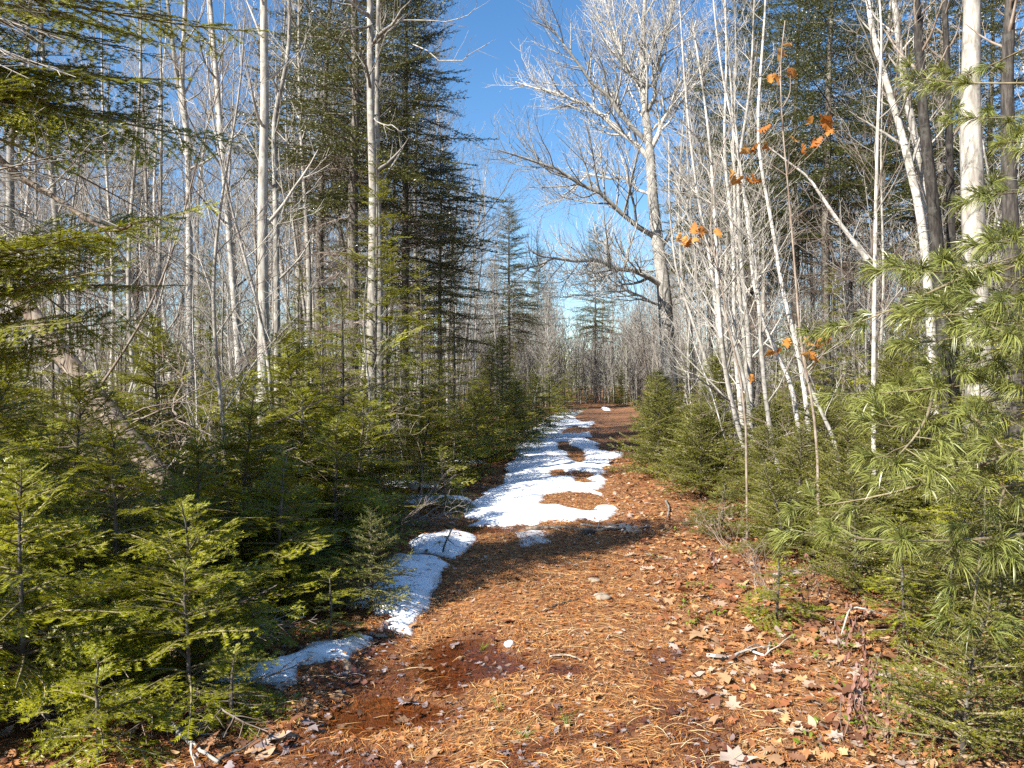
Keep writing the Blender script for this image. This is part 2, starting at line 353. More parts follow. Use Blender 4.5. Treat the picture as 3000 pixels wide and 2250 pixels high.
def ground_h(x, y):
    x = np.asarray(x, float); y = np.asarray(y, float)
    x, y = np.broadcast_arrays(np.atleast_1d(x), np.atleast_1d(y))
    d = np.abs(x - trail_c(y)); v = smooth(1.3, 4.5, d)
    h = 0.10 * v + (0.012 + 0.075 * v) * noise2(x, y, 1.3, 4) + 0.008 * noise2(x, y, 9.0, 2)
    rut = np.exp(-((d - 0.78) / 0.22) ** 2) * 0.02
    crown = 0.02 * np.exp(-(d / 0.4) ** 2)
    far = smooth(46, 75, y)
    return h - rut + crown - 0.034 * dips(x, y) + far * 0.5 + np.clip(d - 12, 0, 60) * 0.012
def gh(x, y): return float(ground_h(x, y)[0])
def build_ground():
    ys = [-25.0]
    while ys[-1] < 240:
        y = ys[-1]; ys.append(y + (max(0.035, 0.0085 * abs(y)) if y > 2 else (0.6 if y < 0 else 0.25)))
    xs = [0.0]
    while xs[-1] < 160: x = xs[-1]; xs.append(x + (0.04 if x < 2.6 else 0.04 + (x - 2.6) * 0.09))
    xs = np.array(sorted([-a for a in xs[1:]] + xs)); ys = np.array(ys)
    X, Y = np.meshgrid(xs, ys)
    Z = ground_h(X, Y); W = dips(X, Y)
    n, k = X.shape
    idx = np.arange(n * k).reshape(n, k)
    A, B, Cc, D = idx[:-1, :-1].ravel(), idx[:-1, 1:].ravel(), idx[1:, 1:].ravel(), idx[1:, :-1].ravel()
    g = Geo(); g.add(np.stack([X, Y, Z], -1).reshape(-1, 3), np.concatenate([np.stack([A, B, Cc], -1), np.stack([A, Cc, D], -1)]))
    me = g.mesh('ground', [M_GND])
    wet = wet_mask(X, Y).ravel() * .9
    at = me.attributes.new('wet', 'FLOAT', 'POINT'); at.data.foreach_set('value', wet.astype(np.float32))
    o = mobj('ground', me); tag(o, 'forest floor and trail covered in orange pine needles and leaves', 'ground', kind='structure'); return o
GROUND = build_ground()

SNOW_TOPS = []
def sheet(name, polys, holes, res, zf, rag, mat, flat=False):
    """a patch lying on the ground: zf(depth inside the outline, x, y) gives its height"""
    P = np.concatenate([np.asarray(p) for p in polys]); lo = P.min(0) - 0.3; hi = P.max(0) + 0.3
    xs = np.arange(lo[0], hi[0] + res[0], res[0]); ys = np.arange(lo[1], hi[1] + res[1], res[1])
    X, Y = np.meshgrid(xs, ys); s = np.full(X.shape, -9.0)
    for p in polys: s = np.maximum(s, sdf(p, X, Y))
    for h in holes: s = np.minimum(s, -sdf(h, X, Y))
    s = s + rag * (noise2(X, Y, 5.0, 3) * 0.5 + noise2(X + 9, Y - 4, 17.0, 3) * 0.5)
    Z = zf(s, X, Y)
    n, k = X.shape; idx = np.arange(n * k).reshape(n, k)
    ok = s > 0
    q = (ok[:-1, :-1] | ok[:-1, 1:] | ok[1:, 1:] | ok[1:, :-1]).ravel()
    A, B, Cc, D = [a.ravel()[q] for a in (idx[:-1, :-1], idx[:-1, 1:], idx[1:, 1:], idx[1:, :-1])]
    F = np.concatenate([np.stack([A, B, Cc], -1), np.stack([A, Cc, D], -1)])
    used, inv = np.unique(F, return_inverse=True)
    g = Geo(); g.add(np.stack([X, Y, Z], -1).reshape(-1, 3)[used], inv.reshape(-1, 3))
    me = g.mesh(name, [mat]); at = me.attributes.new('thin', 'FLOAT', 'POINT')
    at.data.foreach_set('value', (1 - smooth(0.0, 0.07, s.ravel()[used] + 0.03 * noise2(X, Y, 25.0, 2).ravel()[used])).astype(np.float32))
    if name == 'snow_patch': SNOW_TOPS.append(np.stack([X, Y, Z], -1)[s > 0.02])
    return mobj(name, me)
def snow_z(t):
    def f(s, X, Y):
        h = t * (1 - np.exp(-np.maximum(s, 0) / 0.11)) * (1 + 0.22 * noise2(X, Y, 4.0, 3)) + 0.012 * noise2(X, Y, 14.0, 2) * smooth(0, 0.15, s)
        return ground_h(X, Y) + np.where(s > 0, np.maximum(h, 0.004), -0.02)
    return f
A_out = crop([(620, 620), (760, 570), (1000, 563), (1280, 567), (1380, 600), (1330, 612), (1400, 660), (1480, 680), (1600, 680), (1570, 712), (1480, 745), (1490, 800), (1410, 800), (1425, 850), (1385, 860), (1445, 920), (1405, 1000), (1300, 1010), (1420, 1040), (1450, 1080), (1452, 1150), (1490, 1130), (1535, 1190), (1440, 1260), (1370, 1275), (1210, 1270), (1100, 1300), (960, 1290), (780, 1320), (520, 1318), (250, 1310), (300, 1270), (190, 1255), (150, 1190), (330, 1060), (480, 960), (540, 900), (560, 780), (650, 720), (640, 680)], 1300, 1100, K4)
A_holes = [crop(h, 1300, 1100, K4) for h in (
    [(1010, 590), (1100, 590), (1120, 630), (1230, 660), (1250, 740), (1200, 780), (1150, 770), (1090, 720), (1120, 690), (1010, 660)],
    [(955, 910), (960, 850), (1040, 840), (1120, 880), (1160, 850), (1330, 860), (1270, 920), (1350, 950), (1200, 970), (1160, 900), (1050, 900)],
    [(850, 1160), (900, 1070), (1100, 1045), (1300, 1040), (1440, 1070), (1465, 1125), (1370, 1150), (1350, 1190), (1200, 1200), (1080, 1160)])]
o = sheet('snow_patch', [A_out], A_holes, (0.028, 0.045), snow_z(0.055), 0.075, M_SNW)
tag(o, 'long white snow patch with bare brown holes filling the middle of the trail', 'snow', 'melting snow on the trail')
o = sheet('snow_patch', [crop([(640, 515), (760, 480), (850, 430), (900, 380), (970, 345), (1050, 318), (1230, 318), (1150, 360), (1190, 400), (1240, 420), (1330, 405), (1335, 430), (1270, 465), (1150, 450), (1060, 480), (1040, 520), (1190, 520), (1290, 500), (1310, 545), (1150, 552), (800, 545), (650, 535)], 1300, 1100, K4)], [], (0.05, 0.11), snow_z(0.05), 0.08, M_SNW)
tag(o, 'shaded snow patch at the far end of the trail', 'snow', 'melting snow on the trail')
o = sheet('snow_patch', [crop([(1385, 292), (1430, 288), (1475, 300), (1470, 312), (1420, 306)], 1300, 1100, K4)], [], (0.06, 0.15), snow_z(0.12), 0.05, M_SNW)
tag(o, 'tiny snow scrap beyond the bare end of the trail', 'snow', 'melting snow on the trail')
o = sheet('snow_patch', [crop([(570, 380), (600, 355), (720, 330), (820, 290), (970, 325), (960, 370), (900, 420), (840, 450), (790, 440), (700, 425), (600, 430)], 900, 1400, K2)], [], (0.014, 0.02), snow_z(0.075), 0.02, M_SNW)
tag(o, 'small rounded snow patch around a bent seedling at the trail edge', 'snow', 'melting snow on the trail')
o = sheet('snow_patch', [crop([(440, 470), (490, 440), (600, 438), (740, 440), (820, 480), (770, 530), (760, 590), (720, 640), (700, 740), (650, 790), (610, 830), (600, 895), (520, 885), (440, 850), (420, 820), (480, 800), (380, 780), (330, 740), (220, 740), (230, 700), (260, 650), (330, 620), (400, 560)], 900, 1400, K2)], [], (0.011, 0.016), snow_z(0.08), 0.016, M_SNW)
tag(o, 'curved snow bank behind the young spruce at the trail edge', 'snow', 'melting snow on the trail')
o = sheet('snow_patch', [crop([(1240, 1130), (1350, 1100), (1500, 1090), (1650, 1040), (1760, 960), (1950, 930), (2040, 900), (2160, 905), (2130, 940), (2060, 985), (2000, 1050), (1960, 1050), (1860, 1060), (1720, 1080), (1700, 1130), (1710, 1190), (1640, 1200), (1400, 1190), (1300, 1220), (1200, 1290), (1130, 1280), (1160, 1250)], 0, 1400, K2)], [], (0.011, 0.014), snow_z(0.08), 0.016, M_SNW)
tag(o, 'narrow strip of snow half hidden under the low fir boughs', 'snow', 'melting snow on the trail')
rs = np.random.default_rng(5)
for k, (gx, gy, r) in enumerate([(-1.1, 10.6, .55), (-1.6, 12.0, .5), (-2.6, 7.4, .5), (-3.2, 8.6, .7), (-2.2, 9.3, .5), (-4.5, 10.5, .9), (-1.0, 15.5, .5), (-3.8, 14, .9)]):
    a = np.linspace(0, 6.28, 14, endpoint=False); rr = r * rs.uniform(0.6, 1.1, 14)
    o = sheet('snow_patch', [np.stack([gx + rr * np.cos(a), gy + 0.8 * rr * np.sin(a)], -1)], [], (0.03, 0.03), snow_z(0.06), 0.04, M_SNW)
    tag(o, 'snow remnant lying in shade among the fir stems', 'snow', 'snow remnants under the firs')
o = sheet('ice_patch', [crop([(640, 1400), (760, 1385), (890, 1390), (920, 1440), (990, 1480), (940, 1500), (860, 1490), (790, 1510), (690, 1530), (650, 1510)], 1300, 1100, K4)], [], (0.012, 0.02), lambda s, X, Y: ground_h(X, Y) + np.where(s > 0, 0.004 + 0.010 * smooth(0, .12, s), -0.01), 0.055, M_ICE)
tag(o, 'thin grey patch of slushy ice on the trail', 'ice')
for k, p in enumerate(PUDDLES):
    zs = ground_h(*np.asarray(p).T).mean()
    o = sheet('puddle', [p], [], (0.02, 0.03), lambda s, X, Y: np.full(X.shape, zs + 0.004), 0.05, M_WAT)
    lab = ['largest brown meltwater puddle with a white stone at its edge', 'shallow puddle over matted orange needles and grass', 'small puddle below bent straw on the trail', 'meltwater strip along the near end of the long snow patch', 'dark puddle past the end of the peeled branch'][k]
    tag(o, lab, 'puddle', 'meltwater puddles on the trail', kind='structure')

# ------------------------------------------------------------------ litter
def leaf_outline(rng, kind):
    if kind == 0:      # oak, rounded lobes
        t = np.linspace(0, 1, 13); wd = 0.24 * np.sin(np.pi * np.clip(t * 0.95 + 0.05, 0, 1)) ** 0.7 * (1 + 0.42 * np.where(np.arange(13) % 2, 1, -0.75)); wd[0] = wd[-1] = 0.01
        up = np.stack([t - 0.5, wd * rng.uniform(0.85, 1.15, 13)], -1); dn = np.stack([t - 0.5, -wd * rng.uniform(0.85, 1.15, 13)], -1)[::-1][1:-1]
        return np.concatenate([up, dn])
    if kind == 1:      # maple, pointed lobes
        a = np.linspace(-2.75, 2.75, 15); r = np.where(np.arange(15) % 2 == 1, 0.30, 0.52) * np.array([.8, .7, .75, .8, .85, .9, .95, .65, .95, .9, .85, .8, .75, .7, .8])[:15]
        r[7] = 0.62; r[6] = r[8] = 0.34
        return np.stack([r * np.cos(a), r * np.sin(a)], -1) * rng.uniform(0.9, 1.1, (15, 1))
    t = np.linspace(0, 1, 7); wd = 0.22 * np.sin(np.pi * t) ** 0.8
    return np.concatenate([np.stack([t - 0.5, wd], -1), np.stack([t - 0.5, -wd], -1)[::-1][1:-1]])
def leaf_arr(rng, kind, curl=0.35):
    o = leaf_outline(rng, kind); n = len(o)
    c = np.linspace(-0.35, 0.35, 3)
    v = np.concatenate([np.stack([c, c * 0], -1), o]); a, b, ph = rng.normal(0, curl, 3)
    z = a * v[:, 1] ** 2 * 2.2 + b * v[:, 0] ** 2 * 1.2 + abs(rng.normal(0, curl * 0.5)) * np.abs(v[:, 1]) + 0.10 * curl * np.sin(9 * v[:, 0] + ph * 9)
    V = np.concatenate([v, z[:, None]], 1); V[:, 2] -= V[:, 2].min() * 0.7
    near = np.argmin(np.abs(o[:, None, 0] - c[None]), 1); F = []
    for i in range(n):
        j = (i + 1) % n
        F.append((3 + i, 3 + j, near[i]))
        if near[i] != near[j]: F.append((3 + j, near[j], near[i]))
    return V, np.array(F), np.zeros(len(F), np.int32)
rl = np.random.default_rng(11)
LEAVES = [leaf_arr(rl, k % 3 if k < 9 else 1) for k in range(12)]
def euler_m(a, b, c):
    return np.array(Matrix.Rotation(a, 3, 'Z') @ Matrix.Rotation(b, 3, 'X') @ Matrix.Rotation(c, 3, 'Y'))
def litter_pos(rng, n, ymax=16.0, wide=2.6, p=1.7):
    """denser towards the near end, as the photograph resolves it"""
    u = rng.uniform(0, 1, n); y = 2.9 * (ymax / 2.9) ** (u ** 1.0)
    x = trail_c(y) + rng.normal(0, 1, n) * wide * 0.6
    return x, y
def litter_needles():
    rng = np.random.default_rng(21)
    n = 95000
    x, y = litter_pos(rng, n, 20, 2.2)
    wet = dips(x, y); keep = rng.uniform(0, 1, n) > wet * 0.55; x, y = x[keep], y[keep]; n = len(x)
    cl = noise2(x, y, 3.0, 3); ang = rng.uniform(0, np.pi, n) * 0.6 + cl * 1.6 + np.where(rng.uniform(0, 1, n) < .5, 0, .8)
    L = rng.uniform(0.04, 0.095, n) * (1 + y * 0.03); W = rng.uniform(0.0008, 0.0016, n) * (1 + y * 0.09)
    d = np.stack([np.cos(ang), np.sin(ang), rng.normal(0, 0.10, n)], -1); s = np.stack([-d[:, 1], d[:, 0], rng.normal(0, .3, n)], -1)
    P = np.stack([x, y, ground_h(x, y) + rng.uniform(0.004, 0.018, n)], -1)
    bend = np.stack([-d[:, 1], d[:, 0], rng.uniform(0, .6, n)], -1) * rng.normal(0, 0.08, n)[:, None] * L[:, None]
    a = P - d * L[:, None] / 2; c = P + d * L[:, None] / 2; b = P + bend
    sw = s * W[:, None]
    V = np.stack([a, b - sw, b + sw, c], 1).reshape(-1, 3); i = np.arange(n)[:, None] * 4
    F = np.concatenate([i + np.array([[0, 1, 2]]), i + np.array([[1, 3, 2]])])
    wm = (wet_mask(x, y) > rng.uniform(.25, .75, n)).astype(np.int32); g = Geo(); g.add(V, F); g.M = [np.concatenate([wm, wm])]; o = mobj('fallen_needles', g.mesh('fallen_needles', [M_LIT, M_LIW])); tag(o, 'matted orange fallen pine needles over the trail', 'needle litter', kind='stuff')
def litter_leaves():
    rng = np.random.default_rng(31)
    g = Geo(); nx = 26000
    x, y = litter_pos(rng, nx, 26, 3.2)
    side = rng.uniform(0, 1, nx) < 0.38
    x = np.where(side, trail_c(y) + np.where(rng.uniform(0, 1, nx) < .62, 1, -1) * rng.uniform(0.9, 3.4, nx), x)
    P = ground_h(x, y)
    spots = []
    for i in range(nx):
        s = rng.gamma(3, .0085) + .010 if not side[i] else rng.gamma(4, .0125) + .012
        spots.append((y[i], x[i], P[i], s, side[i]))
    spots.sort(key=lambda q: -q[3] / q[0])
    wet_s = wet_mask(np.array([q[1] for q in spots]), np.array([q[0] for q in spots])) > .4
    meshes = []
    for k, a in enumerate(LEAVES):
        gg = Geo(); gg.add(a[0], a[1]); meshes.append(gg.mesh('fallen_leaf', [M_FLF]))
    made = 0
    for i, (yy, xx, zz, s, sd) in enumerate(spots):
        til = rng.normal(0, 0.32 if sd else 0.16, 2)
        m = np.eye(4); m[:3, :3] = euler_m(rng.uniform(0, 6.28), til[0], til[1]) * s; m[:3, 3] = (xx, yy, zz + 0.006 + abs(rng.normal(0, 0.012 if sd else 0.004)))
        k = rng.integers(len(LEAVES))
        if made < 290 and abs(xx / yy) < 0.70 and yy > 3.15:
            mobj('fallen_leaf', meshes[k], GROUND, m); made += 1
        else:
            q = LEAVES[k]; g.addT((q[0], q[1], q[2] + int(wet_s[i])), m)
    o = mobj('fallen_leaves', g.mesh('fallen_leaves', [M_LEF, M_LEW])); tag(o, 'brown and tan fallen leaves scattered over the forest floor', 'leaf litter', kind='stuff')
def straw():
    rng = np.random.default_rng(41); g = Geo()
    for cx, cy, n, r in [(0.45, 4.9, 130, .30), (0.75, 5.3, 70, .3), (-1.0, 4.25, 120, .30), (-1.35, 3.9, 90, .3), (0.7, 3.35, 200, .40), (1.2, 3.5, 110, .3), (0.2, 3.7, 80, .3), (0.3, 6.2, 60, .4), (1.0, 4.3, 60, .3), (-0.4, 3.5, 90, .4), (0.8, 7.4, 60, .5)]:
        for _ in range(int(n * .28)):
            a = rng.uniform(0, 6.28) if rng.uniform() < .4 else rng.normal(0.2, 0.5); L = rng.uniform(0.05, 0.17)
            x, y = cx + rng.normal(0, r), cy + rng.normal(0, r * .6); z = gh(x, y)
            t = np.linspace(0, 1, 4)[:, None]; d = np.array([math.cos(a), math.sin(a), 0]); k = rng.normal(0, .12); up = abs(rng.normal(0, .10))
            p = np.array([x, y, z + 0.008]) + t * L * d + np.array([-d[1], d[0], 0]) * k * L * t ** 2 + np.array([0, 0, 1]) * up * L * np.sin(np.pi * t)
            tube(g, p, np.array([.0017, .0016, .0012, .0004]), 3)
    o = mobj('dry_grass', g.mesh('dry_grass', [M_STR])); tag(o, 'flattened straw coloured dead grass on the trail', 'dry grass', kind='stuff')
def snow_litter():
    rng = np.random.default_rng(51); g = Geo(); n = 0
    for T in SNOW_TOPS:
        k = min(len(T), int(len(T) ** .5 * 1.6)); P = T[rng.integers(len(T), size=k)]
        for p in P:
            a = rng.uniform(0, 6.28); L = rng.uniform(.03, .10) * (1 + p[1] * .04); d = np.array([math.cos(a), math.sin(a), rng.normal(.05, .1)])
            if rng.uniform() < .8: tube(g, [p + UPZ * .004, p + d * L * .5 + UPZ * .010, p + d * L + UPZ * .006], np.array([.0012, .0012, .0006]) * (1 + p[1] * .06), 3)
            else: m = np.eye(4); m[:3, :3] = euler_m(a, rng.normal(0, .3), rng.normal(0, .3)) * rng.uniform(.02, .05); m[:3, 3] = p + UPZ * .006; g.addT(LEAVES[rng.integers(12)], m)
    o = mobj('snow_litter', g.mesh('snow_litter', [M_LIT])); tag(o, 'brown needles and leaf scraps lying on the snow', 'needle litter', kind='stuff')
UPZ = np.array([0, 0, 1.0])
litter_needles(); litter_leaves(); straw(); snow_litter()

# ------------------------------------------------------------------ conifer boughs
UP = np.array([0, 0, 1.0])
def needle_tris(g, P, T, S, Nn, kind, rng, nl, nw, m):
    n = len(P)
    sgn = np.where(rng.uniform(0, 1, n) < 0.5, -1.0, 1.0)[:, None]
    if kind == 'fir':
        D = nrm(T * rng.uniform(0.35, 0.75, (n, 1)) + sgn * S * rng.uniform(0.75, 1.0, (n, 1)) + Nn * rng.uniform(-0.05, 0.30, (n, 1)))
        Wd = nrm(np.cross(D, Nn + 0.28 * rng.normal(size=(n, 3))))
    else:
        ph = rng.uniform(-0.6, np.pi + 0.6, n)[:, None]
        D = nrm(T * rng.uniform(0.6, 1.0, (n, 1)) + (np.cos(ph) * S + np.sin(ph) * Nn) * 0.8)
        Wd = nrm(np.cross(D, rng.normal(size=(n, 3))))
    L = nl * rng.uniform(0.75, 1.15, (n, 1)); Wd = Wd * nw * 0.5
    V = np.stack([P - Wd, P + Wd, P + D * L * 0.7 + Wd * 0.8, P + D * L, P + D * L * 0.7 - Wd * 0.8], 1) if False else np.stack([P - Wd, P + Wd, P + D * L], 1)
    g.add(V.reshape(-1, 3), np.arange(n * 3).reshape(-1, 3), m)
def curve_pts(p, d, L, n, rng, wob=0.05, lift=0.0):
    """a wandering stem: lift bends it up (+) or down (-) along its length"""
    pts = [np.array(p, float)]; d = np.array(d, float)
    for _ in range(n - 1):
        d = nrm((d + rng.normal(0, wob, 3) + UP * lift / (n - 1))[None])[0]; pts.append(pts[-1] + d * L / (n - 1))
    return np.array(pts)
def bough(rng, L, kind='fir', lod=0, dead=False, rise=0.15, droop=0.3, wood_r=1.0):
    """one bough along +x in the local xy plane; material 0 wood, 1 needles"""
    g = Geo(); n = max(5, int(L * 8) + 4) if lod == 0 else 6
    s = np.linspace(0, 1, n); wig = rng.normal(0, 0.03, 2) * L
    ax = np.stack([s * L, wig[0] * np.sin(s * 3) + wig[1] * s, L * (rise * s - droop * s ** 2 + 0.10 * s ** 4)], -1)
    tube(g, ax, np.linspace((0.0035 + 0.006 * L) * wood_r, 0.0014 * (1 + lod * .5), n), 4 if lod == 0 else 3, 0)
    lines = [(ax, 0.10)]
    step = (0.045 + 0.012 * L) * (1 + 0.5 * lod)
    pos = np.arange(0.10 * L + 0.03, L * 0.97, step)
    for side in (-1, 1):
        for q in pos:
            if rng.uniform() < 0.08: continue
            t = q / L + rng.normal(0, .012); t = min(max(t, 0.02), 0.97)
            p = np.array([np.interp(t, s, ax[:, k]) for k in range(3)])
            tan = nrm((np.array([np.interp(min(t + .03, 1), s, ax[:, k]) for k in range(3)]) - p)[None])[0]
            l = (0.55 * (L - q) ** 0.9 + 0.045) * rng.uniform(0.6, 1.1) * (0.85 if t > .25 else 0.7)
            a = rng.normal(0.88, 0.10)
            d = math.cos(a) * tan + math.sin(a) * np.array([0, side, 0]) + UP * rng.normal(-0.04, 0.09)
            tw = curve_pts(p, d, l, 4, rng, 0.06, -0.12 if kind == 'fir' else -0.05)
            if lod < 2 or dead: tube(g, tw, np.linspace(0.0016 + 0.003 * l, 0.0010, 4) * (1 + lod * .5), 3, 0)
            lines.append((tw, 0.02))
            if l > 0.13:
                st2 = 0.05 * (1 + 0.6 * lod)
                for q2 in np.arange(0.06, l * 0.93, st2):
                    for sd2 in (-1, 1):
                        if rng.uniform() < 0.25: continue
                        t2 = q2 / l; i = min(int(t2 * 3), 2); f = t2 * 3 - i
                        p2 = tw[i] * (1 - f) + tw[i + 1] * f; tn = nrm((tw[i + 1] - tw[i])[None])[0]
                        sv = nrm(np.cross(UP, tn)[None])[0]
                        l2 = (0.42 * (l - q2) + 0.03) * rng.uniform(0.6, 1.1)
                        d2 = tn * 0.68 + sv * sd2 * 0.72 + UP * rng.normal(-0.05, 0.08)
                        t3 = np.stack([p2, p2 + d2 * l2 * 0.5, p2 + d2 * l2 - UP * l2 * 0.06])
                        if lod == 0 or dead: tube(g, t3, [.0013, .0011, .0008], 3, 0)
                        lines.append((t3, 0.0))
    if not dead:
        sp = [0.0036, 0.0080, 0.015][lod] * (0.72 if kind != 'fir' else 0.62)
        Ps, Ts = [], []
        for ln, st in lines:
            seg = np.diff(ln, axis=0); sl = np.linalg.norm(seg, axis=1); tot = sl.sum(); k = max(2, int(tot / sp))
            tt = rng.uniform(st, 1.0, k) * tot; cs = np.concatenate([[0], np.cumsum(sl)]); i = np.clip(np.searchsorted(cs, tt) - 1, 0, len(seg) - 1)
            f = ((tt - cs[i]) / sl[i])[:, None]
            Ps.append(ln[i] + seg[i] * f); Ts.append(seg[i] / sl[i][:, None])
            if lod < 2:
                e = 5; Ps.append(np.repeat(ln[-1:], e, 0)); Ts.append(np.repeat(nrm(seg[-1:]), e, 0))
        P, T = np.concatenate(Ps), nrm(np.concatenate(Ts))
        S = nrm(np.cross(np.broadcast_to(UP, T.shape), T)); Nn = np.cross(T, S)
        nl = ([0.021, 0.026, 0.040] if kind == 'fir' else [0.0145, 0.021, 0.034])[lod]; nw = [0.0044, 0.0078, 0.0140][lod]
        needle_tris(g, P, T, S, Nn, kind, rng, nl, nw, 1)
    return g.arrays()
def bough_set(kind, lod, lens, nvar, seed, **kw):
    rng = np.random.default_rng(seed); out = []
    for L in lens:
        for _ in range(nvar):
            out.append((L, bough(rng, L, kind, lod, rise=rng.uniform(0.05, 0.28), droop=rng.uniform(0.15, 0.38), **kw)))
    return out
FIR0 = bough_set('fir', 0, (0.16, 0.30, 0.50, 0.75, 1.05, 1.6), 3, 1)
SPR0 = bough_set('spruce', 0, (0.12, 0.24, 0.42, 0.65), 3, 2)
FIR1 = bough_set('fir', 1, (0.2, 0.45, 0.8, 1.3), 3, 3)
SPR1 = bough_set('spruce', 1, (0.2, 0.45, 0.8, 1.3), 3, 4)
SPR2 = bough_set('spruce', 2, (0.35, 0.8, 1.4, 2.0), 3, 5)
DED1 = bough_set('spruce', 1, (0.6, 1.1, 1.7), 3, 6, dead=True)
def mesh_of(arr, name, mats):
    g = Geo(); g.V.append(arr[0]); g.F.append(arr[1]); g.M.append(arr[2]); return g.mesh(name, mats)
def pick(tmpl, L, rng):
    best = min(set(t[0] for t in tmpl), key=lambda a: abs(math.log(a / L)))
    c = [i for i, t in enumerate(tmpl) if t[0] == best]
    return c[rng.integers(len(c))]
_mesh_cache = {}
def tmpl_mesh(tmpl, i, mats):
    k = (id(tmpl), i, mats[1].name)
    if k not in _mesh_cache: _mesh_cache[k] = mesh_of(tmpl[i][1], 'bough', list(mats))
    return _mesh_cache[k]
def conifer_plan(rng, h, k=0.42, z0=0.06, per=5, gap=None, lmax=1.2, sparse=0.0, elev=(0.75, -0.05), lmin=0.07, power=0.85):
    """list of (z, azimuth, elevation, length) for the boughs of a conifer of height h"""
    gap = gap or max(0.07, 0.045 * h ** 0.8); plan = []
    z = h * 0.985; a0 = rng.uniform(0, 6.28); w = 0
    while z > z0 * h + 0.02:
        f = 1 - z / h
        n = 3 if f < 0.06 else per
        for i in range(n):
            if rng.uniform() < sparse: continue
            L = max(lmin, min(lmax, k * h * f ** power)) * rng.uniform(0.72, 1.15)
            el = elev[0] * (1 - f) ** 2 + elev[1] * f + rng.normal(0, 0.10)
            plan.append((z + rng.uniform(-.4, .4) * gap * (f > .05), a0 + i * 6.283 / n + rng.normal(0, 0.22), el, L))
        a0 += 2.4; w += 1; z -= gap * rng.uniform(0.8, 1.2) * (0.6 + 0.6 * min(1, f * 2.5))
    return plan
def trunk_geo(h, r0, rng, wob=0.012, sides=6, lean=(0, 0), n=9):
    z = np.linspace(0, 1, n); x = np.cumsum(rng.normal(0, wob, n)) * h / n * 3 * z; y = np.cumsum(rng.normal(0, wob, n)) * h / n * 3 * z
    p = np.stack([x + lean[0] * z ** 1.5, y + lean[1] * z ** 1.5, z * h], -1); p[0, 2] = -0.06
    g = Geo(); tube(g, p, r0 * (1 - z) ** 0.8 * 0.95 + 0.003, sides); return g, p
def at_height(p, z):
    return np.array([np.interp(z, p[:, 2], p[:, 0]), np.interp(z, p[:, 2], p[:, 1]), z])
def near_conifer(name, label, cat, x, y, h, tmpl, mats, seed, group=None, rz=0, lean=(0, 0), bark=None, dead_low=0, **kw):
    rng = np.random.default_rng(seed)
    t = thing(name, label, cat, (x, y, gh(x, y) - 0.01), rz, group=group)
    lean = tuple(np.array(lean) + rng.normal(0, .07, 2) * h)
    g, p = trunk_geo(h, 0.005 + 0.0075 * h, rng, lean=lean, wob=.03)
    mobj('trunk', g.mesh('trunk', [bark or M_BRK]), t)
    for z, az, el, L in conifer_plan(rng, h, **kw):
        i = pick(tmpl, L, rng)
        mobj('branch', tmpl_mesh(tmpl, i, mats), t, rotm(az, el, rng.normal(0, .27), L / tmpl[i][0], at_height(p, z)))
    for q in range(dead_low):
        z = rng.uniform(0.03, 0.35) * h; L = rng.uniform(0.25, 0.7); i = pick(DED1, L, rng)
        mobj('dead_branch', tmpl_mesh(DED1, i, (M_TWB, M_FIR)), t, rotm(rng.uniform(0, 6.28), rng.normal(0, .2), rng.normal(0, .3), L / DED1[i][0], at_height(p, z)))
    return t
def conifer_proto(h, tmpl, seed, r0, dead_from=0.0, dead_n=0, **kw):
    """joined crown for a tree too far to show single boughs: returns (trunk Geo, crown Geo)"""
    rng = np.random.default_rng(seed); g, p = trunk_geo(h, r0, rng, sides=7)
    c = Geo()
    for z, az, el, L in conifer_plan(rng, h, **kw):
        i = pick(tmpl, L, rng); c.addT(tmpl[i][1], rotm(az, el, rng.normal(0, .2), L / tmpl[i][0], at_height(p, z)))
    d = Geo()
    for q in range(dead_n):
        z = rng.uniform(0.04, dead_from) * h; L = rng.uniform(0.5, 1.7) ; i = pick(DED1, L, rng)
        d.addT(DED1[i][1], rotm(rng.uniform(0, 6.28), rng.normal(-0.05, .25), rng.normal(0, .3), L / DED1[i][0], at_height(p, z)))
    return g, c, (d if dead_n else None)
def place_tree(proto, name, label, cat, x, y, s=1.0, rz=0.0, group=None, tilt=(0, 0), part='crown'):
    t = thing(name, label, cat, (x, y, gh(x, y) - 0.02), rz, s, group, tilt)
    for nm, me in proto:
        o = mobj(nm, me, t)
        if nm in ('crown', 'twigs', 'dead_branches'): o['kind'] = 'stuff'
    return t

FM, SM = (M_STM, M_FIR), (M_STM, M_SPR)
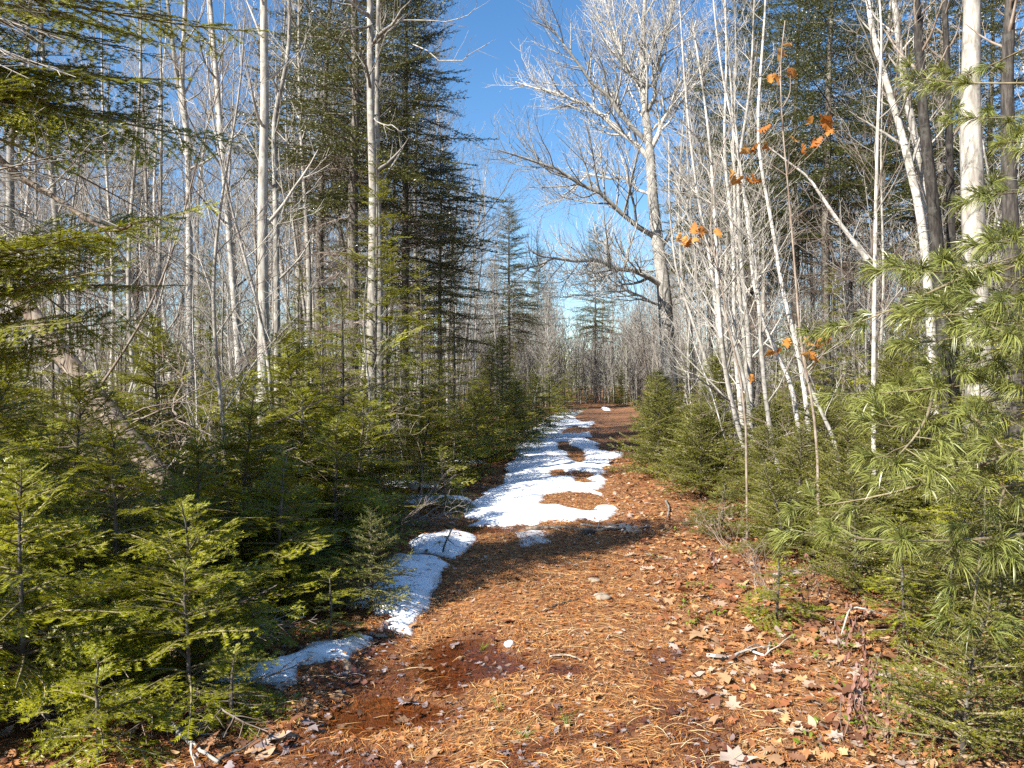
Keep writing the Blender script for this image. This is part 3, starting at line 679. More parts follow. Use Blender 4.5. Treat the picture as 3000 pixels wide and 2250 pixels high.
# --- balsam firs crowding the trail edge (boughs are parts)
G1 = 'young firs crowding the trail edge'
firs = [  # x, y, h, k, label
    (-2.25, 3.55, 1.20, .62, 'bushy young fir whose low boughs reach over the leaf litter'),
    (-1.75, 4.25, 0.95, .70, 'low spreading fir beside the narrow strip of snow'),
    (-3.10, 4.35, 1.55, .50, 'fir sapling with yellow green tips below the leaning dead trunk'),
    (-2.45, 4.75, 1.35, .58, 'dense fir sapling behind the low spreading firs'),
    (-1.65, 5.35, 1.10, .62, 'fir sapling just behind the young spruce on the snow bank'),
    (-2.10, 5.95, 1.50, .52, 'full dark fir sapling beside the curved snow bank'),
    (-3.30, 5.70, 1.70, .48, 'upright fir sapling under the leaning dead trunk'),
    (-1.55, 6.75, 1.35, .55, 'fir sapling with drooping side boughs near the bent seedling'),
    (-2.75, 6.90, 1.80, .45, 'taller fir sapling in the thick of the fir hedge'),
    (-4.30, 6.30, 1.90, .45, 'shaded fir sapling deep in the fir thicket'),
    (-1.62, 8.10, 1.55, .50, 'fir sapling behind the tangle of bare shrub stems'),
    (-2.40, 8.40, 2.20, .42, 'slim tall fir sapling rising over its neighbours'),
    (-3.60, 8.00, 2.30, .42, 'fir sapling in front of the smooth grey trunk'),
    (-1.35, 11.2, 1.70, .48, 'wide fir bush leaning over the long snow patch'),
    (-0.62, 14.0, 1.55, .55, 'light green fir bush bulging onto the edge of the snow'),
    (-1.30, 13.2, 2.10, .42, 'fir sapling with pale new tips behind the wide fir bush'),
    (-1.55, 3.70, 0.70, .85, 'knee high fir in front of the low spreading one'),
    (-2.80, 3.30, 1.05, .65, 'fir sapling with flat ferny boughs under the overhanging fir'),
    (-2.05, 5.10, 1.25, .58, 'fir sapling wedged between the snow bank and the hedge'),
    (-3.70, 5.00, 1.60, .50, 'fir sapling crossed by dead twigs under the leaning trunk'),
    (-3.00, 7.70, 1.70, .48, 'fir sapling near the foot of the smooth grey trunk'),
    (-2.05, 7.50, 1.60, .52, 'fir sapling with crossing boughs above the brown shrub'),
    (-4.80, 7.60, 2.10, .42, 'tall shaded fir sapling far inside the hedge'),
    (-1.75, 9.60, 1.75, .50, 'fir bush crowding the snow remnant'),
    (-2.70, 9.90, 2.40, .42, 'tall fir sapling before the dark dense fir'),
    (-0.40, 15.8, 1.70, .52, 'fir bush overhanging the middle of the long snow patch'),
    (0.05, 18.2, 1.80, .50, 'shaded fir bush near the top of the long snow patch'),
    (0.35, 20.5, 1.60, .55, 'dark fir bush beside the meltwater gap in the snow'),
    (-0.55, 17.2, 2.60, .40, 'tall dark fir sapling behind the overhanging fir bush'),
    (0.75, 23.5, 2.00, .50, 'dark fir bush at the start of the far snow'),
    (-0.30, 21.0, 3.00, .36, 'slender dark fir standing among bare stems by the far snow'),
    (1.35, 28.0, 2.00, .50, 'dark fir bush halfway along the far snow'),
    (2.40, 35.0, 2.00, .50, 'fir bush by the narrow end of the far snow'),
    (-0.85, 9.9, 0.80, .80, 'low fir bush half over the edge of the snow'),
    (-0.95, 12.4, 1.35, .60, 'spreading fir bush beside the light green one'),
]
for i, (x, y, h, k, lab) in enumerate(firs):
    near = y < 9
    near_conifer('young_fir', lab, 'fir', x, y, h, FIR0 if near else FIR1, FM, 100 + i, G1, k=k * (1.28 if near else 1.12), per=6, lmax=1.2, dead_low=10 if near else 2, gap=0.095 if near else 0.115)
# --- low seedlings
near_conifer('young_spruce', 'small pale green young spruce standing alone before the snow bank', 'spruce', -0.99, 5.42, 0.72, SPR0, (M_STM, M_SPL), 200, k=0.62, per=6, gap=0.050, elev=(0.9, 0.1), lmax=.34)
near_conifer('young_spruce', 'dull green young spruce on brown leaves in front of the white pine', 'spruce', 1.92, 3.28, 0.68, SPR0, SM, 201, k=0.80, per=6, gap=0.055, elev=(0.8, 0.12), lmax=.46)
near_conifer('fir_seedling', 'thin bent fir seedling poking out of the rounded snow patch', 'fir', -0.66, 7.30, 0.36, FIR0, FM, 202, k=0.5, per=3, gap=0.08, lean=(0.1, 0))
near_conifer('fir_seedling', 'tiny fir seedling at the corner of the narrow snow strip', 'fir', -1.12, 4.75, 0.42, FIR0, FM, 203, k=0.6, per=4, gap=0.08)
near_conifer('fir_seedling', 'fir seedling growing beside the sheep laurel under the pine', 'fir', 1.75, 5.1, 0.55, FIR0, FM, 204, k=0.6, per=5, gap=0.08)
near_conifer('fir_seedling', 'dark fir seedling in shade under the lowest pine bough', 'fir', 2.35, 4.6, 0.75, FIR0, FM, 205, k=0.6, per=5, gap=0.08)
near_conifer('fir_seedling', 'low fir seedling sprawling where leaves meet the fir hedge', 'fir', -1.30, 3.55, 0.34, FIR0, FM, 206, k=0.9, per=4, gap=0.07)
near_conifer('fir_seedling', 'fir seedling beside the trailing dead stick under the hedge', 'fir', -1.72, 3.2, 0.45, FIR0, FM, 207, k=0.9, per=4, gap=0.07)
# --- spruce bushes across the trail
G2 = 'rounded spruce bushes beside the trail'
for i, (x, y, h, k, lab) in enumerate([
    (2.50, 13.0, 1.70, .62, 'dense rounded spruce bush beside the bare patches of the trail'),
    (2.60, 10.6, 1.35, .74, 'low spreading spruce bush lit yellow green'),
    (3.35, 10.3, 1.45, .66, 'broad spruce bush behind the low spreading one'),
    (3.05, 9.0, 1.10, .78, 'shaded low spruce bush above the dark leaf litter'),
    (3.0, 15.5, 1.9, .52, 'spruce bush at the foot of the pale sapling clump'),
    (4.1, 11.6, 1.7, .56, 'spruce bush among thin pale stems'),
    (3.9, 19.5, 2.0, .52, 'far spruce bush where the trail narrows'),
    (2.95, 11.8, 1.5, .66, 'spruce bush wedged between the rounded and the spreading ones'),
    (4.2, 9.6, 1.4, .62, 'dark spruce bush behind the shaded low one'),
    (4.5, 23.0, 2.0, .5, 'spruce bush at the bare brown end of the trail'),
    (5.3, 28.0, 2.2, .5, 'dark spruce bush shading the end of the trail'),
    (3.6, 13.9, 2.2, .5, 'tall spruce bush behind the dense rounded one'),
    (3.5, 17.5, 1.6, .55, 'spruce bush beside the far end of the long snow patch'),
    (2.95, 6.6, 1.25, .62, 'dark spruce bush under the long pine boughs'),
    (2.55, 5.7, 0.85, .75, 'low dark spruce bush behind the sheep laurel'),
    (3.35, 5.5, 1.30, .60, 'dark spruce bush beside the pine trunk'),
    (2.45, 6.9, 0.85, .75, 'low spruce bush in shade past the bare thin shrub'),
    (3.65, 7.2, 1.70, .52, 'shaded spruce bush before the dark fir trunks'),
    (2.85, 7.7, 1.20, .66, 'dark spreading spruce bush behind the flattened seedling'),
    (2.75, 4.9, 0.75, .75, 'low dark spruce bush right under the lowest pine bough'),
    (2.55, 4.05, 0.55, .85, 'knee high dark spruce between the pine and the dull green one'),
    (4.3, 8.4, 1.9, .5, 'tall shaded spruce bush under the leaning white birches'),
    (3.55, 8.6, 1.5, .58, 'spruce bush behind the dark spreading one'),
    (2.15, 7.9, 0.62, .85, 'flattened spruce seedling sprawling on shaded leaves')]):
    near_conifer('spruce_bush', lab, 'spruce', x, y, h, SPR0 if y < 9.5 else SPR1, SM, 300 + i, G2, k=k, per=7, gap=0.07 if y < 11 else .09, lmax=1.15, elev=(0.7, .12))

# --- the fir whose boughs hang in from beside the camera
def frame_fir():
    rng = np.random.default_rng(77); x, y, h = -3.75, 4.5, 5.0
    t = thing('leaning_fir', 'overhanging fir with long yellow green boughs and bare lower twigs', 'fir', (x, y, gh(x, y)))
    g, p = trunk_geo(h, 0.07, rng); mobj('trunk', g.mesh('trunk', [M_BRK]), t)
    # tip pixel, tip depth, height on the trunk
    spec = [((625, 640), 3.9, 1.9), ((440, 690), 3.6, 1.85), ((330, 790), 3.5, 1.75), ((520, 745), 4.3, 1.85), ((130, 860), 3.3, 1.6), ((230, 700), 3.7, 2.05), ((60, 740), 3.4, 1.9), ((420, 890), 4.1, 1.55), ((180, 960), 3.8, 1.4),
            ((540, 215), 3.9, 3.05), ((470, 80), 4.0, 3.3), ((430, 370), 4.1, 2.95), ((330, 300), 3.8, 2.9), ((530, 300), 4.3, 3.15), 
            ((700, 470), 4.4, 2.95), ((640, 20), 4.4, 3.5), ((800, 60), 4.6, 3.5), ((90, 250), 3.4, 2.75), ((560, 40), 4.1, 3.4)]
    b0 = np.array([x, y, gh(x, y)])
    for (ax_, ay_), d, z in spec:
        d *= 1.19; z = 1.6 + (z - 1.6) * 1.19; b = at_height(p, z); v = px(ax_, ay_, d) - b0 - b; L = float(np.linalg.norm(v)); i = pick(FIR0, L, rng)
        mobj('branch', tmpl_mesh(FIR0, i, FM), t, rotm(math.atan2(v[1], v[0]), math.asin(v[2] / L) + .05, rng.normal(.5, .25), L / FIR0[i][0], b))
    for q in range(10):
        z = rng.uniform(1.5, 3.4); az = rng.choice([-1, 1]) * rng.uniform(1.2, 3.1); L = rng.uniform(.6, 1.2); i = pick(FIR0, L, rng)
        mobj('branch', tmpl_mesh(FIR0, i, FM), t, rotm(az, rng.normal(0, .1), rng.normal(0, .2), L / FIR0[i][0], at_height(p, z)))
    for q in range(26):
        z = rng.uniform(2.2, 3.9); L = rng.uniform(.7, 1.9); i = pick(DED1, L, rng)
        mobj('dead_branch', tmpl_mesh(DED1, i, (M_TWG, M_FIR)), t, rotm(rng.uniform(-.6, 1.2), rng.normal(-.22, .2), rng.normal(0, .4), L / DED1[i][0], at_height(p, z)))
frame_fir()

# ------------------------------------------------------------------ white pine boughs
def pine_bough(rng, L, lod=0, tuft_n=46, nlen=0.095, side_n=None, t0=0.28):
    g = Geo(); n = 9; s = np.linspace(0, 1, n); sag = rng.uniform(0.10, 0.22); w = rng.normal(0, .04)
    ax = np.stack([s * L, w * L * np.sin(s * 4), L * (-sag * s ** 1.2 + 0.32 * sag * s ** 3 * 2)], -1)
    tube(g, ax, np.linspace(0.004 + 0.006 * L, 0.0018, n), 5, 0)
    ends = [ax[-3:]]
    side_n = side_n or int(3 + 3.2 * L)
    for k in range(side_n):
        t = t0 + (0.96 - t0) * (k + rng.uniform(.1, .9)) / side_n; sd = 1 if k % 2 else -1
        p = np.array([np.interp(t, s, ax[:, c]) for c in range(3)]); l = (0.42 * min(L, 1.2) * (1 - t) + 0.10) * rng.uniform(.6, 1.15)
        d = np.array([math.cos(.85), sd * math.sin(.85), rng.normal(0.0, .22)])
        tw = curve_pts(p, d, l, 5, rng, 0.10, 0.12); tube(g, tw, np.linspace(0.0026, .0014, 5), 4, 0); ends.append(tw[-3:])
        if l > 0.22:
            for q in range(int(l * 5)):
                i = rng.integers(1, 4); d2 = nrm((tw[i + 1] - tw[i])[None])[0] + rng.normal(0, .7, 3); l2 = rng.uniform(.07, .15)
                t2 = curve_pts(tw[i], d2, l2, 3, rng, .1, .15); tube(g, t2, [.0018, .0014, .0012], 3, 0); ends.append(t2)
    for e in ends:
        k = int(tuft_n * rng.uniform(.8, 1.2)); a, b = e[0], e[-1]; T = nrm((b - a)[None])[0]
        f = rng.uniform(0.15, 1.0, (k, 1)) ** 0.6; P = a + (b - a) * f
        ph = rng.uniform(0, 6.283, (k, 1)); S = nrm(np.cross(T, UP + 0.01)[None])[0]; Nn = np.cross(S, T)
        sp = rng.uniform(0.35, 1.0, (k, 1))
        D = nrm(T * 0.85 + (np.cos(ph) * S + np.sin(ph) * Nn) * sp + UP * 0.06)
        ln = nlen * rng.uniform(.75, 1.12, (k, 1)); W = nrm(np.cross(D, rng.normal(size=(k, 3)))) * (0.0021 if lod == 0 else 0.0036)
        m1 = P + D * ln * .55; m2 = P + D * ln - UP * ln * rng.uniform(.12, .40, (k, 1))
        V = np.stack([P - W * .7, P + W * .7, m1 + W, m1 - W, m2], 1).reshape(-1, 3); i = np.arange(k)[:, None] * 5
        g.add(V, np.concatenate([i + [[0, 1, 2]], i + [[0, 2, 3]], i + [[3, 2, 4]]]), 1)
    return g.arrays()
rp = np.random.default_rng(61)
PIN0 = [(L, pine_bough(rp, L, 0, 66, .115, None, .2 if L < .8 else .45)) for L in (0.4, 0.4, 0.7, 0.7, 1.1, 1.1, 1.5, 1.5, 1.5, 2.0, 2.0, 2.0)]
PIN1 = [(L, pine_bough(rp, L, 1, 26, .10)) for L in (0.6, 0.6, 1.1, 1.1)]
PM = (M_STM, M_PIN)
def frame_pine():
    rng = np.random.default_rng(71); x, y, h = 3.35, 4.35, 6.5
    t = thing('white_pine', 'white pine with drooping tufts of long pale needles over the trail edge', 'pine', (x, y, gh(x, y)))
    g, p = trunk_geo(h, 0.09, rng); mobj('trunk', g.mesh('trunk', [M_GRY]), t)
    # tip pixel in the photograph, depth of tip, trunk height the bough leaves from
    spec = [((2345, 1560), 3.55, 0.78), ((2430, 1160), 3.85, 1.72), ((2590, 1230), 3.7, 1.55), ((2600, 1420), 3.6, 1.35), ((2560, 800), 3.9, 2.35), ((2680, 930), 3.7, 2.15), ((2800, 800), 3.8, 2.45),
            ((2650, 215), 4.6, 3.25), ((2850, 560), 3.9, 2.75), ((2900, 1250), 3.5, 1.65), ((2800, 1460), 3.7, 1.2), ((2930, 1000), 3.6, 2.0), ((2780, 330), 4.3, 3.1), ((2910, 700), 3.7, 2.5), ((2720, 1100), 3.9, 1.9),
            ((2960, 420), 3.9, 3.0), ((2640, 1010), 4.0, 2.05), ((2860, 880), 3.6, 2.3)]
    tips = [(px(a[0], a[1], d) - np.array([x, y, gh(x, y)]), z) for a, d, z in spec]
    for tip, z in tips:
        b = at_height(p, z); v = tip - b; L = np.linalg.norm(v); az = math.atan2(v[1], v[0]); el = math.asin(v[2] / L) + 0.06
        i = pick(PIN0, L, rng)
        mobj('branch', tmpl_mesh(PIN0, i, PM), t, rotm(az, el, rng.normal(0, .15), L / PIN0[i][0], b))
        for q in range(1 if L > 1.3 else 0):     # shorter side boughs off the same limb
            f = rng.uniform(.3, .75); c = b + v * f - UP * 0.05; L2 = L * rng.uniform(.4, .6); i = pick(PIN0, L2, rng)
            mobj('branch', tmpl_mesh(PIN0, i, PM), t, rotm(az + rng.choice([-1, 1]) * rng.uniform(.4, .9), el - rng.uniform(0, .3), rng.normal(0, .3), L2 / PIN0[i][0], c))
    for q in range(6):
        z = rng.uniform(2.2, 6.0); az = rng.uniform(-1.6, 1.9); L = rng.uniform(.8, 1.5); i = pick(PIN0, L, rng)
        mobj('branch', tmpl_mesh(PIN0, i, PM), t, rotm(az, rng.normal(0, .15), 0, L / PIN0[i][0], at_height(p, z)))
frame_pine()

# ------------------------------------------------------------------ bare trees
def grow(g, p, d, L, r, level, rng, maxlev, dens=1.0, lift=0.35, wob=0.10, rmin=0.0032, up_ang=0.75):
    n = 7 if level == 1 else (5 if level == 2 else 4)
    pts = curve_pts(p, d, L, n, rng, wob, lift)
    rad = np.linspace(r, max(rmin * .6, r * 0.22), n)
    tube(g, pts, rad, 5 if level == 1 else (4 if level == 2 else 3), 0)
    if level < maxlev: kids(g, pts, rad, L, level, rng, maxlev, dens, lift, wob, rmin, up_ang)
def kids(g, pts, rad, L, level, rng, maxlev, dens, lift, wob, rmin, up_ang=0.75, t0=0.18):
    n = len(pts); cnt = max(2, int(dens * (5.5 * L ** 0.75 + 1.5)))
    for k in range(cnt):
        t = t0 + (0.97 - t0) * (k + rng.uniform(0, 1)) / cnt; f = t * (n - 1); i = min(int(f), n - 2); f -= i
        q = pts[i] * (1 - f) + pts[i + 1] * f; tn = nrm((pts[i + 1] - pts[i])[None])[0]
        pr = nrm(np.cross(tn, rng.normal(size=3))[None])[0]; a = rng.normal(up_ang, .15)
        d = math.cos(a) * tn + math.sin(a) * pr + UP * 0.12
        l = L * (0.28 + 0.42 * (1 - t)) * rng.uniform(.6, 1.2); rr = max(rmin, (rad[i] * (1 - f) + rad[i + 1] * f) * rng.uniform(.42, .62))
        grow(g, q, d, l, rr, level + 1, rng, maxlev, dens, lift, wob, rmin, up_ang)
def bare_tree(rng, H, r0, clear=0.35, nprim=26, plen=0.24, pang=0.75, dens=1.0, pts=None, lift=0.45, maxlev=3, wob=0.10, rmin=0.0035, fork=0.0, tw=0.018, tops=1.0, hook=0.0):
    """returns trunk Geo and branch Geo"""
    tr, br = Geo(), Geo()
    if pts is None:
        n = 12; z = np.linspace(0, 1, n); ph = rng.uniform(0, 6.28, 4)
        x = H * tw * (np.sin(z * 3.1 + ph[0]) - np.sin(ph[0]) + .45 * np.sin(z * 8 + ph[1])); y = H * tw * (np.sin(z * 2.7 + ph[2]) - np.sin(ph[2]) + .45 * np.sin(z * 7 + ph[3]))
        pts = np.stack([x, y, z * H], -1); pts -= pts[0]; pts[0, 2] = -0.08
    n = len(pts); z = np.linspace(0, 1, n)
    # resample finer
    m = 22; zi = np.linspace(0, 1, m); pp = np.stack([np.interp(zi, z, pts[:, c]) for c in range(3)], -1)
    pp[1:-1] = (pp[:-2] + 2 * pp[1:-1] + pp[2:]) / 4
    rad = r0 * (1 - zi * (1 - 0.12 * tops)) + 0.003; rad[0] *= 1.25; rad *= 1 + rng.normal(0, .03, m)
    tube(tr, pp, rad, 9)
    Hh = np.linalg.norm(pp[-1] - pp[0])
    for k in range(nprim):
        t = clear + (0.985 - clear) * ((k + rng.uniform(0, 1)) / nprim) ** 0.9
        f = t * (m - 1); i = min(int(f), m - 2); f -= i; q = pp[i] * (1 - f) + pp[i + 1] * f; tn = nrm((pp[i + 1] - pp[i])[None])[0]
        az = k * 2.4 + rng.normal(0, .4); pr = nrm((np.array([math.cos(az), math.sin(az), 0]) - tn * 0)[None])[0]
        a = rng.normal(pang, .14); d = math.cos(a) * tn + math.sin(a) * pr
        L = Hh * plen * (0.35 + 1.0 * (1 - t) ** 0.7) * rng.uniform(.6, 1.2); r = max(rmin * 1.3, rad[i] * rng.uniform(.28, .5))
        grow(br, q, d, L, r, 1, rng, maxlev, dens, lift, wob, rmin)
    return tr, br
def tree_proto(rng, bark, twig, **kw):
    t, b = bare_tree(rng, **kw)
    return [('trunk', t.mesh('trunk', [bark])), ('twigs', b.mesh('twigs', [twig]))], (t.arrays(), b.arrays())
rb = np.random.default_rng(81)
BIRCH = [tree_proto(rb, [M_BIR, M_GRY][k % 2], M_TWG, H=12.0, r0=[.062, .078, .055, .07, .085, .05][k], clear=[.30, .42, .25, .5, .38, .2][k], nprim=[24, 22, 26, 18, 26, 24][k], plen=.19, pang=.72, dens=.68) for k in range(6)]
MAPLE = [tree_proto(rb, M_GRY, M_TWG, H=13.0, r0=.12, clear=.25, nprim=24, plen=.34, pang=.85, dens=.8) for k in range(3)]
SAPL = [tree_proto(rb, [M_TWG, M_BIR, M_TWB][k % 3], [M_TWG, M_TWG, M_TWB][k % 3], H=5.0, r0=[.020, .027, .014][k % 3], clear=.16, nprim=15, plen=.22, pang=.68, dens=.7, tw=.035, rmin=.0026, maxlev=3) for k in range(6)]
SPINDLY = [tree_proto(rb, M_GRY, M_TWG, H=9.0, r0=.038, clear=.10, nprim=26, plen=.13, pang=.95, dens=.7, tw=.02, lift=.1) for k in range(3)]

M_MPL = bark_mat('pale_maple_bark', (0.20, 0.18, 0.155), (0.40, 0.37, 0.325), (0.56, 0.53, 0.475), zs=(10, 10, 3), lichen=(0.48, 0.48, 0.42), amt=.6)
# the spreading maple over the trail
def big_maple():
    rng = np.random.default_rng(91); Y = 25.0
    t = thing('spreading_maple', 'large bare maple with long pale limbs arching over the trail', 'maple tree', (0, 0, 0))
    trunk = pxl([(1965, 1190), (1955, 1000), (1945, 830), (1925, 700), (1910, 560), (1905, 430), (1885, 300), (1880, 150), (1890, 0), (1900, -150)], Y)
    tr, br = bare_tree(rng, 14, .27, clear=.55, nprim=16, plen=.24, pts=trunk, dens=.85, rmin=.006, maxlev=3)
    mobj('trunk', tr.mesh('trunk', [M_MPL]), t)
    limbs = [([(1945, 840), (1880, 800), (1790, 775), (1700, 760), (1600, 765), (1520, 790)], .13, -1.5), ([(1912, 690), (1850, 640), (1740, 560), (1640, 500), (1540, 470), (1460, 440)], .12, -1.0),
             ([(1908, 570), (1840, 530), (1740, 520), (1660, 560), (1600, 600)], .07, .8), ([(1905, 470), (1850, 400), (1760, 330), (1690, 290), (1600, 270), (1510, 240)], .12, .5),
             ([(1900, 420), (1820, 330), (1780, 280), (1700, 190), (1640, 120), (1560, 60)], .11, -.5), ([(1890, 300), (1830, 200), (1800, 100), (1760, -40)], .10, 1.0),
             ([(1930, 740), (2000, 620), (2020, 560), (2060, 450), (2070, 350)], .10, .5), ([(1905, 440), (1960, 330), (2010, 200), (2040, 60)], .11, 0), ([(1895, 330), (1930, 200), (1960, 60), (1980, -60)], .10, -.7),
             ([(1950, 900), (1850, 860), (1760, 850), (1650, 870)], .06, -1.2)]
    for pl, r, dy in limbs:
        P = pxl(pl, Y, Y + dy * 2); n = 9; zi = np.linspace(0, 1, n); z = np.linspace(0, 1, len(P)); P = np.stack([np.interp(zi, z, P[:, c]) for c in range(3)], -1)
        P[1:-1] += rng.normal(0, .06, (n - 2, 3)); r *= .78; rad = np.linspace(r, r * .22, n)
        lg = Geo(); tube(lg, P, rad, 6); kids(lg, P, rad, 4.2, 1, rng, 3, 1.45, .5, .12, .0055, .8, t0=.12)
        mobj('limb', lg.mesh('limb', [M_MPL]), t)
    mobj('twigs', br.mesh('twigs', [M_MPL]), t)['kind'] = 'stuff'
big_maple()

# trees traced one by one: (base to top pixels, depth, radius, bark, label)
HERO = [
    ('grey_aspen', [(772, 1330), (772, 900), (768, 600), (776, 300), (772, 0), (770, -300)], 9.6, .085, M_GRY, 'aspen', 'straight smooth grey trunk, thickest in the bare stand behind the fir hedge', .45),
    ('grey_aspen', [(815, 1320), (812, 1000), (808, 600), (800, 350), (850, 150), (845, -100)], 10.3, .05, M_GRY, 'aspen', 'thin grey stem close beside the thickest smooth trunk', .4),
    ('pale_birch', [(705, 1300), (700, 1050), (680, 800), (660, 550), (640, 300), (615, 0), (600, -200)], 10.8, .058, M_BIR, 'birch', 'pale birch with patchy white bark leaning away from the smooth grey trunk', .4),
    ('pale_birch', [(560, 1200), (555, 800), (552, 420), (530, 250), (545, 0), (540, -200)], 11.5, .062, M_BIR, 'birch', 'birch whose two upper stems run close together', .4),
    ('pale_birch', [(556, 430), (540, 350), (515, 200), (490, 0), (470, -150)], 11.5, .042, M_GRY, 'birch', 'side stem forking off the twin stemmed birch', .3),
    ('grey_aspen', [(460, 1250), (465, 900), (470, 600), (474, 300), (468, 0)], 13, .05, M_GRY, 'aspen', 'dark stained grey stem beside the thicket of dead twigs', .3),
    ('pale_birch', [(170, 1100), (180, 800), (150, 500), (130, 250), (118, 0)], 12, .06, M_GRY, 'birch', 'curved grey birch seen through the overhanging fir', .35),
    ('pale_birch', [(55, 1050), (30, 700), (30, 400), (60, 300), (90, 0)], 11, .065, M_GRY, 'birch', 'crooked dark barked birch at the back of the overhanging fir', .35),
    ('bare_poplar', [(1085, 1250), (1090, 900), (1095, 600), (1085, 300), (1085, 0), (1080, -200)], 12.0, .095, M_GRY, 'poplar', 'grey poplar trunk rising out of the dark fir with ragged limbs', .55),
    ('bare_poplar', [(1115, 1250), (1112, 800), (1105, 500), (1105, 200), (1110, -100)], 12.6, .07, M_GRY, 'poplar', 'second poplar trunk touching the one with ragged limbs', .55),
    ('pale_birch', [(2740, 1250), (2725, 900), (2700, 640), (2650, 420), (2600, 250), (2560, 120), (2535, -50)], 9.0, .062, M_BIR, 'birch', 'white birch leaning away over the leafy saplings', .5),
    ('pale_birch', [(2780, 1250), (2745, 900), (2720, 620), (2680, 400), (2650, 250), (2630, 100), (2610, -80)], 9.2, .066, M_BIR, 'birch', 'white birch with a curved stem parallel to the leaning one', .5),
    ('dark_maple', [(2790, 1300), (2760, 900), (2735, 600), (2705, 350), (2690, 100), (2680, -100)], 8.4, .088, M_DRK, 'maple tree', 'shaded dark trunk between the white birches and the big pale trunk', .7),
    ('dark_maple', [(2800, 1250), (2790, 900), (2785, 600), (2778, 300), (2765, -80)], 9.6, .075, M_DRK, 'maple tree', 'dark trunk half hidden behind the big pale trunk', .7),
    ('big_maple_trunk', [(2880, 1350), (2865, 1000), (2850, 600), (2842, 300), (2848, 0), (2850, -200)], 8.2, .165, M_GRY, 'maple tree', 'thick pale grey maple trunk with rough bark behind the pine', .8),
    ('dark_maple', [(2985, 1300), (2970, 900), (2955, 500), (2950, 200), (2965, -100)], 7.4, .105, M_DRK, 'maple tree', 'dark trunk beside the thick pale maple trunk', .8),
    ('white_sapling', [(2380, 1400), (2370, 1250), (2345, 1050), (2290, 850), (2262, 650), (2215, 420), (2230, 180), (2245, 0), (2240, -100)], 9.8, .036, M_BIR, 'birch', 'slender white birch sapling curving past the orange leaves', .3),
    ('white_sapling', [(2350, 1330), (2320, 1120), (2280, 1050), (2210, 880), (2190, 640), (2160, 420), (2110, 200), (2090, 0)], 10.6, .036, M_BIR, 'birch', 'slender pale birch crossing the curved sapling', .3),
    ('white_sapling', [(2560, 1400), (2560, 1000), (2565, 650), (2572, 350), (2585, 100), (2570, -80)], 7.2, .024, M_BIR, 'birch', 'straight thin pale sapling before the leaning white birches', .35),
    ('white_sapling', [(2180, 1290), (2150, 1000), (2150, 700), (2120, 450), (2130, 150), (2120, -100)], 13.5, .05, M_BIR, 'birch', 'pale stem in the clump of leaning birches, straightest of them', .3),
    ('white_sapling', [(2160, 1290), (2110, 1000), (2080, 750), (2040, 560), (2010, 300), (1990, 0)], 13.8, .045, M_BIR, 'birch', 'pale clump birch leaning towards the trail', .3),
    ('white_sapling', [(2200, 1300), (2195, 1000), (2170, 760), (2160, 500), (2200, 250), (2210, 0)], 13.2, .055, M_BIR, 'birch', 'thickest pale stem of the leaning birch clump', .3),
    ('white_sapling', [(2130, 1250), (2050, 1000), (1980, 800), (1960, 600), (1960, 400)], 14.5, .036, M_TWG, 'birch', 'thin clump birch leaning furthest over the trail', .25),
    ('white_sapling', [(2480, 1500), (2450, 1300), (2380, 1150), (2340, 1050), (2330, 950)], 8.4, .024, M_BIR, 'birch', 'short pale birch stub leaning from the dark understory', .3),
    ('white_sapling', [(2540, 760), (2450, 640), (2370, 520), (2250, 430)], 9.0, .026, M_BIR, 'birch', 'arched pale stem bending down towards the sapling clump', .1),
]
for i, (nm, pl, Y, r, bark, cat, lab, clear) in enumerate(HERO):
    rng = np.random.default_rng(400 + i); P = pxl(pl, Y)
    if P[0, 2] < 1.45 and nm != '':
        z0 = gh(P[0, 0], P[0, 1]); P = np.concatenate([[[P[0, 0], Y, z0 - 0.06]], P[(P[:, 2] > z0 + .15)]]) if P[0, 2] > z0 else P
    big = r > .06; thin = r < .04
    tr, br = bare_tree(rng, 10, r, clear=clear, nprim=9 if big else (12 if thin else 14), plen=.16 if big else .15, pang=.8, dens=.6, pts=P, rmin=.0032, maxlev=3, tops=3.0 if Y < 13 and r > .04 else 1.5)
    base = P[0].copy(); t = thing(nm, lab, cat, tuple(base))
    for g2, part, mt in ((tr, 'trunk', bark), (br, 'twigs', M_TWG if bark is not M_DRK else M_TWB)):
        g2.V = [v - base.astype(np.float32) for v in g2.V]; oo = mobj(part, g2.mesh(part, [mt]), t)
        if part == 'twigs': oo['kind'] = 'stuff'

# ragged limbs of the poplar, reaching over the trail opening
def ragged():
    rng = np.random.default_rng(95); t = [o for o in COL.objects if o.name.startswith('bare_poplar') and o.parent is None][0]; base = np.array(t.location)
    for pl, r in (([(1090, 135), (1130, 90), (1180, 40), (1215, -30)], .035), ([(1090, 60), (1040, 20), (980, -30)], .03), ([(1095, 70), (1020, 85), (930, 60)], .022), ([(1150, 60), (1250, 55), (1330, 60), (1380, 40), (1400, 5)], .010), ([(1210, 130), (1300, 190), (1370, 165), (1435, 125)], .010), ([(1095, 345), (1140, 370), (1190, 380)], .012)):
        P = pxl(pl, 12, 11.2) - base; n = 8; zi = np.linspace(0, 1, n); z = np.linspace(0, 1, len(P)); P = np.stack([np.interp(zi, z, P[:, c]) for c in range(3)], -1)
        P[1:-1] += rng.normal(0, .02, (n - 2, 3)); rad = np.linspace(r, max(.003, r * .25), n); lg = Geo(); tube(lg, P, rad, 6); kids(lg, P, rad, .9, 2, rng, 3, 1.0, .2, .12, .003, .6)
        mobj('limb', lg.mesh('limb', [M_GRY]), t)
ragged()

